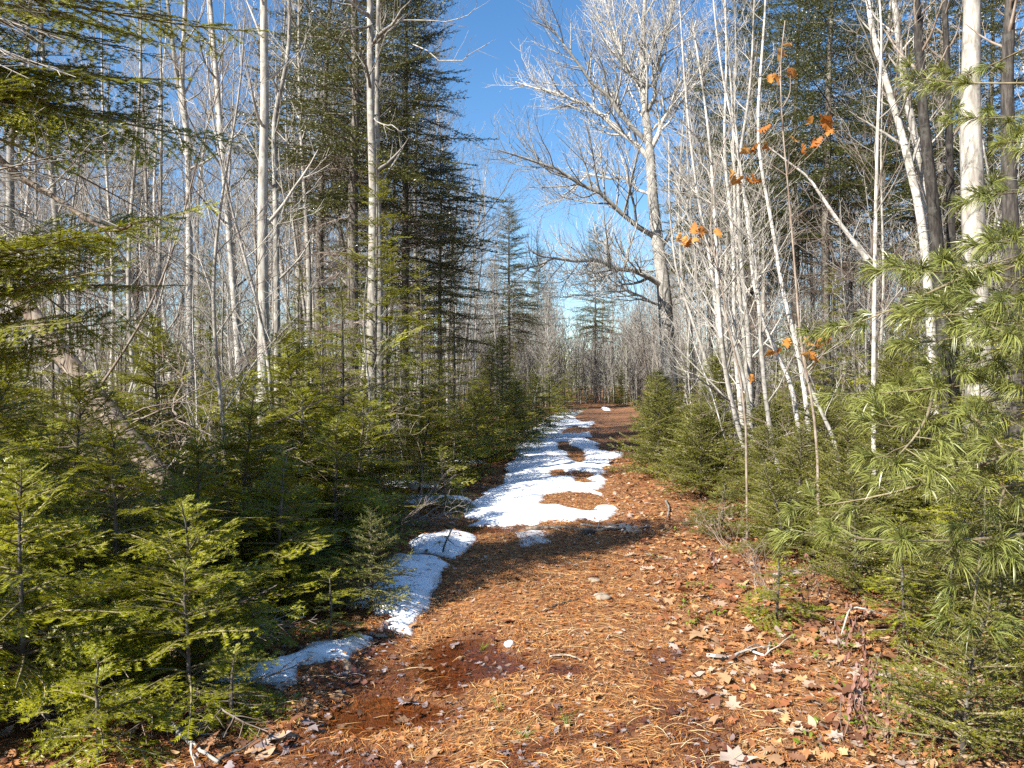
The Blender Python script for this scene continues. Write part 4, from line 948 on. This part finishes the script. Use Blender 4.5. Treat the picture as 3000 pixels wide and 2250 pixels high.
# ------------------------------------------------------------------ larger conifers, joined crowns
def cp(h, tmpl, mats, seed, r0, dead=(0, 0), **kw):
    g, c, d = conifer_proto(h, tmpl, seed, r0, dead[0], dead[1], **kw)
    out = [('trunk', g.mesh('trunk', [M_BRK])), ('crown', c.mesh('crown', list(mats)))]
    if d: out.append(('dead_branches', d.mesh('dead_branches', [M_TWB, M_FIR])))
    return out
SD = (M_BRK, M_SPD)
TALL = [cp(13, SPR2, SD, 500 + k, .13, (.45, 60), k=.27, z0=[.36, .28, .40][k], per=6, gap=.29, lmax=2.5, sparse=.14, elev=(.6, -.25), power=.6) for k in range(3)]
MIDF = [cp([5.0, 3.6, 4.3][k], FIR1, FM, 510 + k, .045, k=.30, z0=.06, per=5, gap=.22, lmax=1.35, sparse=.1, elev=(.7, -.1)) for k in range(3)]
MIDS = [cp([3.0, 4.2][k], SPR2, (M_STM, M_SPR), 520 + k, .035, k=.30, z0=.04, per=6, gap=.17, lmax=1.2, elev=(.7, 0)) for k in range(2)]
def pine_proto(h, seed):
    rng = np.random.default_rng(seed); g, p = trunk_geo(h, .05, rng); c = Geo()
    for z, az, el, L in conifer_plan(rng, h, k=.34, z0=.08, per=5, gap=.34, lmax=1.4, elev=(.8, .1)):
        i = pick(PIN1, L, rng); c.addT(PIN1[i][1], rotm(az, el, 0, L / PIN1[i][0], at_height(p, z)))
    return [('trunk', g.mesh('trunk', [M_BRK])), ('crown', c.mesh('crown', list(PM)))]
PINE = [pine_proto(4.5, 530)]
# named spruces and firs in view
for i, (pr, pxx, Y, s, lab, nm, cat) in enumerate([
    (TALL[0], 1035, 14.5, 1.05, 'tall dark old spruce right behind the grey poplar trunks', 'old_spruce', 'spruce'),
    (TALL[1], 1185, 16.0, .86, 'old spruce with ragged boughs reaching into the sky opening', 'old_spruce', 'spruce'),
    (TALL[2], 935, 17.5, 1.0, 'yellowish old spruce beside the smooth grey trunks', 'old_spruce', 'spruce'),
    (TALL[1], 1290, 20.0, .62, 'shorter old spruce next to the sky opening', 'old_spruce', 'spruce'),
    (MIDF[0], 1095, 11.0, 1.0, 'dark dense fir standing in front of the grey poplar trunks', 'half_grown_fir', 'fir'),
    (MIDF[1], 1000, 9.6, .85, 'half grown fir before the dark dense one', 'half_grown_fir', 'fir'),
    (MIDF[2], 1235, 13.5, .9, 'half grown fir over the wide fir bush', 'half_grown_fir', 'fir'),
    (MIDF[1], 1330, 17.0, .95, 'half grown fir shading the end of the long snow patch', 'half_grown_fir', 'fir'),
    (MIDF[2], 880, 12.0, .8, 'thin half grown fir beside the smooth grey trunk', 'half_grown_fir', 'fir'),
    (MIDF[0], 620, 13.5, .8, 'half grown fir among the bare birches behind the hedge', 'half_grown_fir', 'fir'),
    (MIDF[2], 360, 10.5, .62, 'half grown fir behind the leaning dead trunk', 'half_grown_fir', 'fir'),
    (MIDF[1], 150, 8.8, .75, 'half grown fir under the overhanging fir boughs', 'half_grown_fir', 'fir'),
    (MIDF[0], 2800, 8.8, .60, 'bright green fir in front of the thick pale maple trunk', 'half_grown_fir', 'fir'),
    (MIDF[2], 2950, 6.6, .62, 'dark fir shaded by the white pine', 'half_grown_fir', 'fir'),
    (MIDF[1], 2720, 7.2, .55, 'shaded fir close behind the white pine', 'half_grown_fir', 'fir'),
    (MIDF[0], 2870, 6.2, .42, 'small dark fir under the middle pine boughs', 'half_grown_fir', 'fir'),
    (MIDF[2], 2570, 8.6, .48, 'small dark fir beyond the lowest pine bough', 'half_grown_fir', 'fir'),
    (MIDF[1], 2990, 8.0, .9, 'tall dark fir beside the dark maple trunk', 'half_grown_fir', 'fir'),
    (MIDF[0], 2690, 12.5, .8, 'half grown fir behind the leaning white birches', 'half_grown_fir', 'fir'),
    (MIDF[1], 2460, 11.6, .5, 'small fir at the foot of the crossing white saplings', 'half_grown_fir', 'fir'),
    (MIDF[1], 2640, 10.5, .8, 'half grown fir below the leaning white birches', 'half_grown_fir', 'fir'),
    (MIDF[0], 2440, 14.5, .75, 'half grown fir behind the crossing white saplings', 'half_grown_fir', 'fir'),
    (TALL[0], 2330, 19.0, 1.02, 'tall lichen grey spruce behind the orange oak leaves', 'old_spruce', 'spruce'),
    (TALL[2], 2420, 17.0, 1.0, 'tall spruce with bare lower limbs behind the white saplings', 'old_spruce', 'spruce'),
    (TALL[1], 2200, 24.0, 1.15, 'tall spruce behind the leaning birch clump', 'old_spruce', 'spruce'),
    (TALL[2], 2560, 21.0, 1.1, 'tall spruce seen between the leaning white birches', 'old_spruce', 'spruce'),
    (TALL[0], 2080, 30.0, 1.15, 'yellowish tall spruce behind the spreading maple', 'old_spruce', 'spruce'),
    (TALL[1], 2900, 19.0, 1.0, 'tall spruce behind the thick pale maple trunk', 'old_spruce', 'spruce'),
    (TALL[0], 2760, 15.5, .95, 'tall spruce behind the dark trunks', 'old_spruce', 'spruce'),
    (TALL[2], 400, 30.0, .95, 'far spruce standing among the bare birches', 'old_spruce', 'spruce'),
    (TALL[0], 1742, 58.0, 1.05, 'lone slim spruce standing above the far end of the trail', 'old_spruce', 'spruce'),
    (TALL[1], 1490, 46.0, 1.0, 'far spruce with a thin spire beside the sky opening', 'old_spruce', 'spruce'),
    (TALL[2], 1572, 60.0, .95, 'far small spruce with a pointed tip near the trail end', 'old_spruce', 'spruce'),
    (PINE[0], 1640, 52.0, 1.1, 'soft green young pine at the far end of the trail', 'young_pine', 'pine'),
    (PINE[0], 1590, 44.0, .85, 'soft green young pine beside the far snow', 'young_pine', 'pine'),
    (PINE[0], 1690, 56.0, .9, 'soft green young pine under the lone slim spruce', 'young_pine', 'pine'),
    (MIDS[0], 1610, 54.0, .8, 'low yellow green spruce closing the far end of the trail', 'trail_end_spruce', 'spruce'),
    (MIDS[1], 1820, 52.0, .7, 'yellow green spruce past the tiny snow scrap', 'trail_end_spruce', 'spruce'),
    (MIDS[0], 1560, 40.0, .9, 'bright green spruce at the edge of the far snow', 'trail_end_spruce', 'spruce'),
    (MIDS[1], 1510, 33.0, .6, 'dark low spruce beside the shaded far snow', 'trail_end_spruce', 'spruce'),
    (MIDS[0], 1480, 27.0, .8, 'dark spruce bush where the far snow begins', 'trail_end_spruce', 'spruce'),
    (MIDS[0], 1720, 60.0, .7, 'low spruce in the middle of the closing woods', 'trail_end_spruce', 'spruce'),
    (MIDS[1], 1780, 60.0, .5, 'low spruce behind the tiny snow scrap', 'trail_end_spruce', 'spruce'),
    (PINE[0], 1150, 12.4, .62, 'young pine with soft tufts in front of dark stems', 'young_pine', 'pine'),
    (PINE[0], 2510, 10.8, .55, 'young pine with soft tufts beside the arched pale stem', 'young_pine', 'pine'),
    (PINE[0], 2370, 15.0, .7, 'young pine behind the curving white sapling', 'young_pine', 'pine'),
]):
    place_tree(pr, nm, lab, cat, (pxx - 1500) / FPX * Y, Y, s, i * 2.1)
# scattered understory firs and spruces
ru = np.random.default_rng(600); n = 0
while n < 150:
    y = ru.uniform(9.5, 48); pxx = ru.uniform(-150, 3150); x = (pxx - 1500) / FPX * y; d = abs(x - trail_c(y))
    if d < 2.3 + 0.015 * y or (pxx < 900 and y < 13 and ru.uniform() < .4): continue
    s = ru.uniform(.35, .95); j = ru.integers(5)
    left = x < trail_c(y)
    pr = (MIDF + MIDS)[j]; isf = j < 3
    side = 'beyond the fir hedge' if left else 'behind the spruce bushes'; look = 'small' if s < .55 else ('tall' if s > .75 else 'middling')
    place_tree(pr, 'understory_fir' if isf else 'understory_spruce', f"{look} understory {'fir' if isf else 'spruce'} among bare trunks {side}", 'fir' if isf else 'spruce', x, y, s, ru.uniform(0, 6.28), 'evergreens among the trunks ' + side)
    n += 1

# ------------------------------------------------------------------ bare woods
rw = np.random.default_rng(700)
def sky_ok(pxx, y, H):
    top = HORIZ - (H - 1.6) / y * FPX
    lim = np.interp(pxx, [1230, 1300, 1420, 1560, 1700, 1800, 1860], [-400, 150, 420, 500, 600, 420, -400])
    return top > lim
def scatter(n, protos, name, label, cat, group, ylo, yhi, smin, smax, H, minclear, side=None, tilt=.05, looks=None):
    """label holds {0}: filled with what the tree looks like"""
    k = 0; tries = 0
    while k < n and tries < n * 60:
        tries += 1
        y = ylo + (yhi - ylo) * rw.uniform() ** 0.85; pxx = rw.uniform(-120, 3120); x = (pxx - 1500) / FPX * y; d = x - trail_c(y)
        if abs(d) < minclear + .01 * y: continue
        if side == 'L' and d > 0 or side == 'R' and d < 0: continue
        s = rw.uniform(smin, smax)
        if not sky_ok(pxx, y, H * s): continue
        j = rw.integers(len(protos)); tl = rw.normal(0, tilt, 2); f = (s - smin) / (smax - smin)
        look = ('short ' if f < .33 else ('tall ' if f > .66 else '')) + (looks[j % len(looks)] if looks else '')
        if np.hypot(*tl) > tilt * 1.6: look = 'leaning ' + look
        place_tree(protos[j][0], name, label.format(look.strip() or 'upright'), cat, x, y, (s * rw.uniform(.85, 1.15), s * rw.uniform(.85, 1.15), s), rw.uniform(0, 6.28), group, tuple(tl))
        k += 1
BK = ['white', 'grey']
scatter(84, BIRCH, 'bare_birch', '{0} bare birch in the leafless stand beyond the fir hedge', 'birch', 'bare birches in the woods beyond the fir hedge', 11.5, 46, .75, 1.25, 12, 3.2, 'L', looks=BK)
scatter(75, BIRCH, 'bare_birch', '{0} bare birch in the woods behind the spruce bushes', 'birch', 'bare birches in the woods behind the spruce bushes', 15, 48, .7, 1.15, 12, 3.0, 'R', looks=BK)
scatter(30, MAPLE, 'bare_maple', '{0} wide branching bare maple deep in the leafless woods', 'maple tree', 'bare maples in the woods', 20, 50, .7, 1.05, 13, 4.0)
scatter(56, SPINDLY, 'spindly_snag', '{0} spindly grey stem with short dead twigs beyond the fir hedge', 'dead tree', 'spindly dead stems beyond the fir hedge', 9, 40, .45, 1.1, 9, 2.8, 'L')
scatter(60, SPINDLY, 'spindly_snag', '{0} spindly grey stem with short dead twigs behind the spruce bushes', 'dead tree', 'spindly dead stems behind the spruce bushes', 11, 40, .45, 1.1, 9, 2.8, 'R')
SL = ['pale', 'white barked', 'brown']
scatter(110, SAPL, 'bare_sapling', '{0} thin bare sapling at the fir hedge', 'sapling', 'bare saplings along the fir hedge', 6.5, 40, .4, 1.15, 5, 2.1, 'L', .14, SL)
scatter(120, SAPL, 'bare_sapling', '{0} thin bare sapling in the thicket around the spruce bushes', 'sapling', 'bare saplings around the spruce bushes', 8.5, 40, .45, 1.35, 5, 2.3, 'R', .16, SL)
# the far woods close the view as one mass
def far_woods():
    rng = np.random.default_rng(800); g = Geo()
    lods = []
    for k in range(7):
        r2 = np.random.default_rng(810 + k); t, b = bare_tree(r2, 12.0, .085, clear=[.12, .3, .2, .4, .1, .25, .35][k], nprim=26, plen=.22, dens=.55, maxlev=2, rmin=.012, pang=.65)
        gg = Geo()
        for src, m in ((t, 0), (b, 1)):
            a = src.arrays(); gg.add(a[0], a[1], m)
        lods.append(gg.arrays())
    low = []
    for k in range(4):
        r2 = np.random.default_rng(850 + k); t, b = bare_tree(r2, 4.5, .03, clear=.05, nprim=22, plen=.30, dens=.6, maxlev=2, rmin=.011, pang=.6); gg = Geo()
        for src in (t, b): a = src.arrays(); gg.add(a[0], a[1], 1)
        low.append(gg.arrays())
    ev = []
    for k in range(3):
        r2 = np.random.default_rng(870 + k); c = Geo()
        for z, az, el, L in conifer_plan(r2, 6.0, k=.26, z0=.05, per=5, gap=.38, lmax=1.6, elev=(.6, -.1)):
            i = pick(SPR2, L, r2); a = SPR2[i][1]; kp = (a[2] == 1) & (np.arange(len(a[2])) % 3 == 0); V = a[0].copy()
            c.add((V[a[1][kp]].reshape(-1, 3) @ rotm(az, el, 0, L / SPR2[i][0])[:3, :3].T + np.array([0, 0, z])), np.arange(kp.sum() * 3).reshape(-1, 3), 2)
        ev.append(c.arrays())
    for k in range(640):
        y = rng.uniform(44, 110); pxx = rng.uniform(-100, 3100); x = (pxx - 1500) / FPX * y; s = rng.uniform(.55, 1.15)
        if abs(x - trail_c(y)) < 2.2 and y < 58: continue
        q = rng.uniform()
        if q < .26:
            if not sky_ok(pxx, y, 12 * s): s = min(s, max(.35, (np.interp(pxx, [1560, 1700, 1800], [7, 6, 9]) / 12)))
            src = lods[rng.integers(7)]
        elif q < .82: src = low[rng.integers(4)]; s = rng.uniform(.6, 1.3)
        else: src = ev[rng.integers(3)]; s = rng.uniform(.3, .9)
        g.addT(src, rotm(rng.uniform(0, 6.28), 0, 0, s, (x, y, gh(x, y) - .1)))
    for k in range(420):     # where the trail bends out of sight the woods close over it
        y = 52 + 45 * rng.uniform() ** 1.5; pxx = rng.uniform(1330, 2000); x = (pxx - 1500) / FPX * y; q = rng.uniform()
        if abs(x - trail_c(y)) < 1.6 and y < 54: continue
        if q < .5: src = low[rng.integers(4)]; s = rng.uniform(.7, 1.5)
        elif q < .80: src = lods[rng.integers(7)]; s = rng.uniform(.45, .9) * (1.0 if abs(pxx - 1690) > 60 else .75)
        else: src = ev[rng.integers(3)]; s = rng.uniform(.3, .8)
        g.addT(src, rotm(rng.uniform(0, 6.28), 0, 0, s, (x, y, gh(x, y) - .1)))
    o = mobj('distant_woods', g.mesh('distant_woods', [M_GRY, M_TWG, M_SPR])); tag(o, 'grey brown mass of leafless woods closing the view', 'woods', kind='stuff')
far_woods()

# ------------------------------------------------------------------ fallen and dead wood
def shift(g, base):
    g.V = [v - np.asarray(base, np.float32) for v in g.V]; return g
def resample(P, n):
    P = np.asarray(P, float); z = np.concatenate([[0], np.cumsum(np.linalg.norm(np.diff(P, axis=0), axis=1))]); z /= z[-1]; zi = np.linspace(0, 1, n)
    Q = np.stack([np.interp(zi, z, P[:, c]) for c in range(3)], -1); Q[1:-1] = (Q[:-2] + 2 * Q[1:-1] + Q[2:]) / 4; return Q
def dead_trunk():
    rng = np.random.default_rng(900)
    b2 = gpx(720, 1726); P = np.array([[b2[0], b2[1], -0.05], px(500, 1440, 6.5), px(300, 1190, 6.7), px(180, 1035, 6.8), px(62, 880, 6.9)])
    P = resample(P, 26); base = P[0].copy(); t = thing('leaning_dead_trunk', 'weathered grey brown dead trunk leaning at a slant in the fir hedge', 'dead tree', tuple(base))
    g = Geo(); v, f = tube_arr(P - base, np.linspace(.105, .075, 26), 14)
    ph = np.tile(np.arange(14), 26); rr = 1 + .12 * np.sin(ph * 2.7 + 1) + .08 * np.repeat(rng.normal(0, 1, 26), 14) * .5 + rng.normal(0, .04, len(v))
    c = np.repeat(P - base, 14, 0); v = c + (v - c) * rr[:, None]
    top = slice(25 * 14, 26 * 14); v[top] += nrm((P[-1] - P[-2])[None])[0] * rng.uniform(-.08, .22, (14, 1))
    g.add(v, f); mobj('trunk', g.mesh('trunk', [M_DED]), t)
    for k in range(9):      # long splinters and hanging strips of bark
        i = rng.integers(6, 22); d = nrm((P[i + 1] - P[i])[None])[0] + rng.normal(0, .25, 3); o2 = rng.normal(0, 1, 3); o2 = o2 / np.linalg.norm(o2) * .09
        sg = Geo(); L = rng.uniform(.12, .35); tube(sg, curve_pts(P[i] - base + o2, d, L, 4, rng, .1, -.3), [.012, .010, .007, .002], 4); mobj('splinter', sg.mesh('splinter', [M_DED]), t)
    for k in range(7):
        i = rng.integers(3, 24); sg = Geo(); d = rng.normal(0, 1, 3); grow(sg, P[i] - base, nrm(d[None])[0], rng.uniform(.4, 1.0), .010, 2, rng, 3, .8, 0, .15, .003); mobj('dead_branch', sg.mesh('dead_branch', [M_TWG]), t)
dead_trunk()
def arched_branch():
    rng = np.random.default_rng(901); P = resample(pxl([(-250, 280), (-60, 420), (0, 470), (80, 535), (160, 575), (225, 625), (300, 668), (350, 680), (385, 660)], 4.7, 4.3), 24)
    base = P[0].copy(); t = thing('arched_dead_branch', 'pale bent dead limb arching down above the leaning dead trunk', 'branch', tuple(base))
    g = Geo(); tube(g, P - base, np.linspace(.034, .008, 24) * (1 + rng.normal(0, .06, 24)), 9); mobj('limb', g.mesh('limb', [M_DED]), t)
    for i in (8, 10, 12, 14, 16, 18, 20, 22):
        sg = Geo(); grow(sg, P[i] - base, np.array([rng.normal(.4, .4), rng.normal(0, .5), rng.normal(0, .6)]), rng.uniform(.3, .8), .007, 2, rng, 3, .9, .1, .15, .0026); mobj('side_twig', sg.mesh('side_twig', [M_TWG]), t)
arched_branch()
def stick(name, label, pix, r, mat, seed, lift=0.0, forks=0):
    rng = np.random.default_rng(seed); P = []
    for q in pix:
        a = gpx(*q[:2]); P.append([a[0], a[1], gh(*a) + r * .8 + lift + (q[2] if len(q) > 2 else 0)])
    P = resample(P, 14); P[1:-1] += rng.normal(0, r * .25, (12, 3)); base = P[0].copy()
    t = thing(name, label, 'branch', tuple(base)); g = Geo(); capped(g, P - base, np.linspace(r, r * .55, 14) * (1 + rng.normal(0, .07, 14)), 8); mobj('stem', g.mesh('stem', [mat]), t)
    for k in range(forks):
        i = rng.integers(3, 12); d = nrm((P[i + 1] - P[i])[None])[0] + np.array([rng.normal(0, .7), rng.normal(0, .7), abs(rng.normal(0, .25))]); L = rng.uniform(.12, .4)
        sg = Geo(); tube(sg, curve_pts(P[i] - base, d, L, 5, rng, .12, -.1), np.linspace(r * .5, .0015, 5), 5); mobj('side_twig', sg.mesh('side_twig', [mat]), t)
stick('fallen_branch', 'long peeled tan branch lying across the trail below the snow', [(1540, 1557), (1650, 1553), (1740, 1549), (1832, 1542)], .026, M_DED, 910, 0, 2)
stick('fallen_branch', 'thin grey branch parallel to the peeled tan one', [(1700, 1537), (1780, 1538), (1830, 1540)], .014, M_TWG, 911)
stick('fallen_branch', 'short broken log end beside the peeled tan branch', [(1712, 1568), (1732, 1560), (1742, 1555)], .030, M_BRK, 912)
stick('fallen_branch', 'dark lichen flecked twig lying on the needles mid trail', [(1598, 1798), (1640, 1775), (1695, 1760)], .010, M_BRK, 913, .004)
stick('fallen_branch', 'pale forked twig lying where leaves meet the trail', [(2070, 1928), (2130, 1938), (2200, 1905), (2245, 1930), (2255, 1890)], .011, M_TWG, 914, .012, 3)
stick('fallen_branch', 'long thin whitish twig arched over the laurel stems', [(2465, 1880), (2490, 1835, .10), (2580, 1855, .08), (2740, 1890)], .007, M_TWG, 915, .02)
stick('fallen_branch', 'straight grey stick under the pine boughs', [(2265, 1702), (2340, 1685), (2440, 1672)], .016, M_TWG, 916, .02)
stick('fallen_branch', 'pale crooked stick sticking out from under the fir hedge', [(500, 2150), (560, 2205), (640, 2260)], .013, M_TWG, 917, .02, 2)
stick('fallen_branch', 'thin dark bent stick on the leaves before the fir hedge', [(640, 2245), (700, 2215), (760, 2200), (800, 2170)], .008, M_BRK, 918, .01, 1)
stick('fallen_branch', 'curved grey stick beside the spruce bushes', [(1950, 1475), (1962, 1500), (1955, 1525)], .016, M_TWG, 919, .02)
stick('fallen_branch', 'short grey stick lying in the shaded leaves', [(2068, 1548), (2085, 1535), (2095, 1530)], .016, M_TWG, 920, .03)
stick('fallen_branch', 'pale straw like stick at the edge of the largest puddle', [(1610, 1932), (1660, 1928), (1705, 1938)], .007, M_DED, 921, .01)
def stone(label, pxx, pyy, r, sq, seed, mat):
    rng = np.random.default_rng(seed); n, m2 = 8, 12; a = np.linspace(0, np.pi, n); b = np.linspace(0, 2 * np.pi, m2, endpoint=False); V = []
    for i in a:
        for j in b:
            d = np.array([math.sin(i) * math.cos(j), math.sin(i) * math.sin(j), math.cos(i)]); k = 1 + .22 * math.sin(3 * d[0] + seed) + .18 * math.sin(4 * d[1] + 2 * seed) + rng.normal(0, .05)
            V.append(d * k * r * np.array([1, .8, sq]))
    V = np.array(V); F = [q for i in range(n - 1) for j in range(m2) for q in ((i * m2 + j, (i + 1) * m2 + j, (i + 1) * m2 + (j + 1) % m2), (i * m2 + j, (i + 1) * m2 + (j + 1) % m2, i * m2 + (j + 1) % m2))]
    g = Geo(); g.add(V, F); o = mobj('stone', g.mesh('stone', [mat])); p = gpx(pxx, pyy); o.location = (p[0], p[1], gh(*p) + r * sq * .45); tag(o, label, 'stone')
stone('rounded whitish stone at the edge of the largest puddle', 1492, 1893, .036, .6, 1, M_ICE)
stone('flat tan stone half buried in needles mid trail', 1765, 1750, .085, .22, 2, M_STN)
stone('mossy tan stone behind the flat half buried one', 1745, 1700, .055, .3, 3, M_STN)

# bare shrubs and brushwood
def shrub_arr(seed, n, h, r, mess=.2, lift=.4, rmin=.0022, down=0):
    rng = np.random.default_rng(seed); g = Geo()
    for k in range(n):
        a = rng.uniform(0, 6.28); d = np.array([math.cos(a), math.sin(a), rng.uniform(.2, 1.6) - down]); p = np.array([rng.normal(0, r), rng.normal(0, r), 0.02 if not down else rng.uniform(0, h)])
        grow(g, p, nrm(d[None])[0], h * rng.uniform(.5, 1.1), rng.uniform(.004, .008), 1, rng, 3, .75, lift, mess, rmin)
    return g
SHR = [shrub_arr(930 + k, 9, .75, .07) .mesh('stems', [M_TWB if k < 2 else M_TWG]) for k in range(3)]
BRU = [shrub_arr(940 + k, 26, 1.1, .28, .22, -.1, .0028, 1.0).mesh('stems', [M_TWB if k % 2 else M_STM]) for k in range(4)]
def shrub(me, name, label, x, y, s, rz, group=None, cat='shrub'):
    o = mobj(name, me); o.location = (x, y, gh(x, y)); o.rotation_euler = (0, 0, rz); o.scale = (s, s, s); tag(o, label, cat, group); return o
shrub(SHR[2], 'bare_shrub', 'tangle of pale curling bare stems beside the long snow patch', -1.15, 8.6, 1.0, .3)
shrub(SHR[0], 'bare_shrub', 'brown bare shrub behind the tangle of pale curling stems', -1.25, 9.3, 1.0, 1.3)
shrub(SHR[1], 'bare_shrub', 'brown bare shrub bent over the rounded snow patch', -1.25, 7.6, .9, 2.2)
shrub(SHR[0], 'bare_shrub', 'thin bare shrub rising from the leaves under the pine', 1.9, 5.7, .6, 2.9)
shrub(SHR[0], 'bare_shrub', 'bare shrub in the shaded leaves beside the spruce bushes', 2.1, 7.4, .6, 4.)
rr = np.random.default_rng(950); n = 0
while n < 46:
    y = rr.uniform(4.8, 18); pxx = rr.uniform(-100, 3100); x = (pxx - 1500) / FPX * y; d = x - trail_c(y)
    if abs(d) < (2.4 if d < 0 else 3.2) or (d > 0 and rr.uniform() < .6): continue
    k = rr.integers(4); side = 'in the fir hedge' if d < 0 else 'behind the spruce bushes and pine'
    shrub(BRU[k], 'brushwood', f"tangled {'brown' if k % 2 else 'tan'} heap of fallen dead twigs {side}", x, y, rr.uniform(.7, 1.25), rr.uniform(0, 6.28), 'heaps of dead twigs ' + side, 'brushwood'); n += 1

# ------------------------------------------------------------------ leaves that still hang
def leaf_mesh_set(kinds, mat, seed, curl=.5, n=6):
    rng = np.random.default_rng(seed); out = []
    for k in range(n):
        a = leaf_arr(rng, kinds[k % len(kinds)], curl); g = Geo(); v = a[0].copy(); v[:, 0] += .5; g.add(v, a[1]); out.append(g.mesh('leaf', [mat]))
    return out
OAKL = leaf_mesh_set([0, 1], M_OAK, 960, .7)
def oak(label, stem, Y, r, leaves, seed):
    rng = np.random.default_rng(seed); P = resample(pxl(stem, Y), 22); base = P[0].copy(); base[2] = gh(base[0], base[1]); P[0, 2] = base[2] - .04
    t = thing('oak_sapling', label, 'sapling', tuple(base)); g = Geo(); tube(g, P - base, np.linspace(r, r * .3, 22), 6); mobj('stem', g.mesh('stem', [M_TWB]), t)
    for lx, ly in leaves:
        tip = px(lx, ly, Y + rng.normal(0, .25)); c = P[np.argmin(np.linalg.norm(P - tip + np.array([0, 0, .35]), axis=1))]
        mid = (tip + c) / 2 + np.array([rng.normal(0, .04), rng.normal(0, .05), rng.normal(.02, .04)]); tw = resample([c, mid, tip], 7); d = nrm((tip - c)[None])[0]
        sg = Geo(); tube(sg, tw - base, np.linspace(r * .35, .002, 7), 4); mobj('twig', sg.mesh('twig', [M_TWB]), t)
        for q in range(rng.integers(1, 4)):
            az = rng.uniform(0, 6.28); m = rotm(az, rng.uniform(-1.3, -.3), rng.uniform(-1, 1), rng.uniform(.10, .15), tip - base + rng.normal(0, .015, 3)); mobj('leaf', OAKL[rng.integers(6)], t, m)
oak('thin oak sapling holding orange dead leaves before the tall lichen grey spruce', [(2400, 1420), (2385, 1200), (2345, 1010), (2330, 800), (2310, 560), (2290, 350), (2285, 180), (2300, 60)], 7.0, .014,
    [(2290, 140), (2315, 205), (2255, 220), (2395, 350), (2262, 370), (2300, 390), (2335, 430), (2225, 415), (2180, 420), (2410, 400), (2435, 385), (2300, 985), (2335, 990), (2385, 985), (2425, 975), (2290, 1030), (2375, 1035)], 970)
oak('slim oak sapling with a cluster of curled orange leaves before the maple', [(2190, 1300), (2170, 1100), (2130, 950), (2110, 800), (2080, 700), (2090, 500), (2150, 350)], 7.6, .012,
    [(2035, 650), (2062, 662), (2012, 700), (1992, 690), (2030, 700), (2100, 670), (2150, 510), (2182, 525), (2195, 1095)], 971)

# ------------------------------------------------------------------ low plants on the verge
LAUL = leaf_mesh_set([2], M_LAU, 980, .4)
GRNL = leaf_mesh_set([2], M_GRN, 981, .3)
rv = np.random.default_rng(990)
def laurel(x, y, h, label, group):
    t = thing('sheep_laurel', label, 'plant', (x, y, gh(x, y)), group=group); n = rv.integers(2, 4)
    for k in range(n):
        a = rv.uniform(0, 6.28); P = curve_pts((0, 0, -.01), (math.cos(a) * .35, math.sin(a) * .35, 1), h * rv.uniform(.7, 1.1), 6, rv, .12, .1)
        g = Geo(); tube(g, P, np.linspace(.0026, .0014, 6), 4); mobj('stem', g.mesh('stem', [M_TWB]), t)
        for q in range(rv.integers(5, 9)):
            i = rv.choice([2, 3, 4, 5, 5, 5]); s = rv.uniform(.028, .05)
            mobj('leaf', LAUL[rv.integers(6)], t, rotm(rv.uniform(0, 6.28), rv.uniform(-1.5, -.9), rv.uniform(-.6, .6), s, P[i]))
def wintergreen(x, y, label, group):
    t = thing('evergreen_creeper', label, 'plant', (x, y, gh(x, y)), group=group)
    g = Geo(); a = rv.uniform(0, 6.28); P = curve_pts((-.04 * math.cos(a), -.04 * math.sin(a), .006), (math.cos(a), math.sin(a), .15), .11, 5, rv, .15, 0); tube(g, P, .0013, 4); mobj('stem', g.mesh('stem', [M_STM]), t)
    for q in range(rv.integers(5, 9)):
        mobj('leaf', GRNL[rv.integers(6)], t, rotm(rv.uniform(0, 6.28), rv.uniform(.05, .7), rv.normal(0, .3), rv.uniform(.022, .040), P[rv.integers(1, 5)] + np.array([rv.normal(0, .012), rv.normal(0, .012), .012])))
def spot(px0, px1, py0, py1):
    return gpx(rv.uniform(px0, px1), rv.uniform(py0, py1))
for box, n, lab in (((2060, 2380, 1590, 1720), 12, 'wilted maroon sheep laurel in the dark leaf litter by the spruce bushes'), ((2330, 2560, 1680, 1800), 10, 'wilted maroon sheep laurel at the tip of the lowest pine bough'),
                    ((2440, 2720, 1820, 1960), 14, 'wilted maroon sheep laurel around the long whitish twig'), ((2440, 2640, 1980, 2200), 14, 'wilted maroon sheep laurel beside the dull green young spruce')):
    for k in range(n):
        p = spot(*box); laurel(p[0], p[1], rv.uniform(.10, .22), lab, 'clumps of sheep laurel on the verge')
for box, n, lab in (((2000, 2250, 1720, 1850), 26, 'small bright green creeping plant among tan leaves past the trail'), ((2250, 2480, 1760, 1960), 18, 'small green creeping plant around the pale forked twig'), ((2330, 2700, 1980, 2200), 14, 'small green creeping plant below the sheep laurel'), ((1900, 2060, 1520, 1700), 8, 'small green creeping plant beside the dark puddle')):
    for k in range(n):
        p = spot(*box); wintergreen(p[0], p[1], lab, 'creeping evergreen plants on the verge')
def grass_tuft(label, pxx, pyy, seed):
    rng = np.random.default_rng(seed); p = gpx(pxx, pyy); g = Geo()
    for k in range(9):
        a = rng.uniform(0, 6.28); tube(g, curve_pts((rng.normal(0, .006), rng.normal(0, .006), 0), (math.cos(a) * .6, math.sin(a) * .6, 1), rng.uniform(.05, .11), 5, rng, .15, -.6), [.0022, .002, .0018, .0012, .0004], 3)
    o = mobj('grass_tuft', g.mesh('grass_tuft', [M_GRN])); o.location = (p[0], p[1], gh(*p)); tag(o, label, 'grass')
grass_tuft('small yellow green grass tuft in the wet trail', 1462, 2095, 1)
grass_tuft('green sprig of needles beside the whitish stone', 1412, 1895, 2)
grass_tuft('short grass blades beside the grey wet leaves', 1660, 2140, 3)
grass_tuft('short grass blades below the yellow green tuft', 1530, 2175, 4)
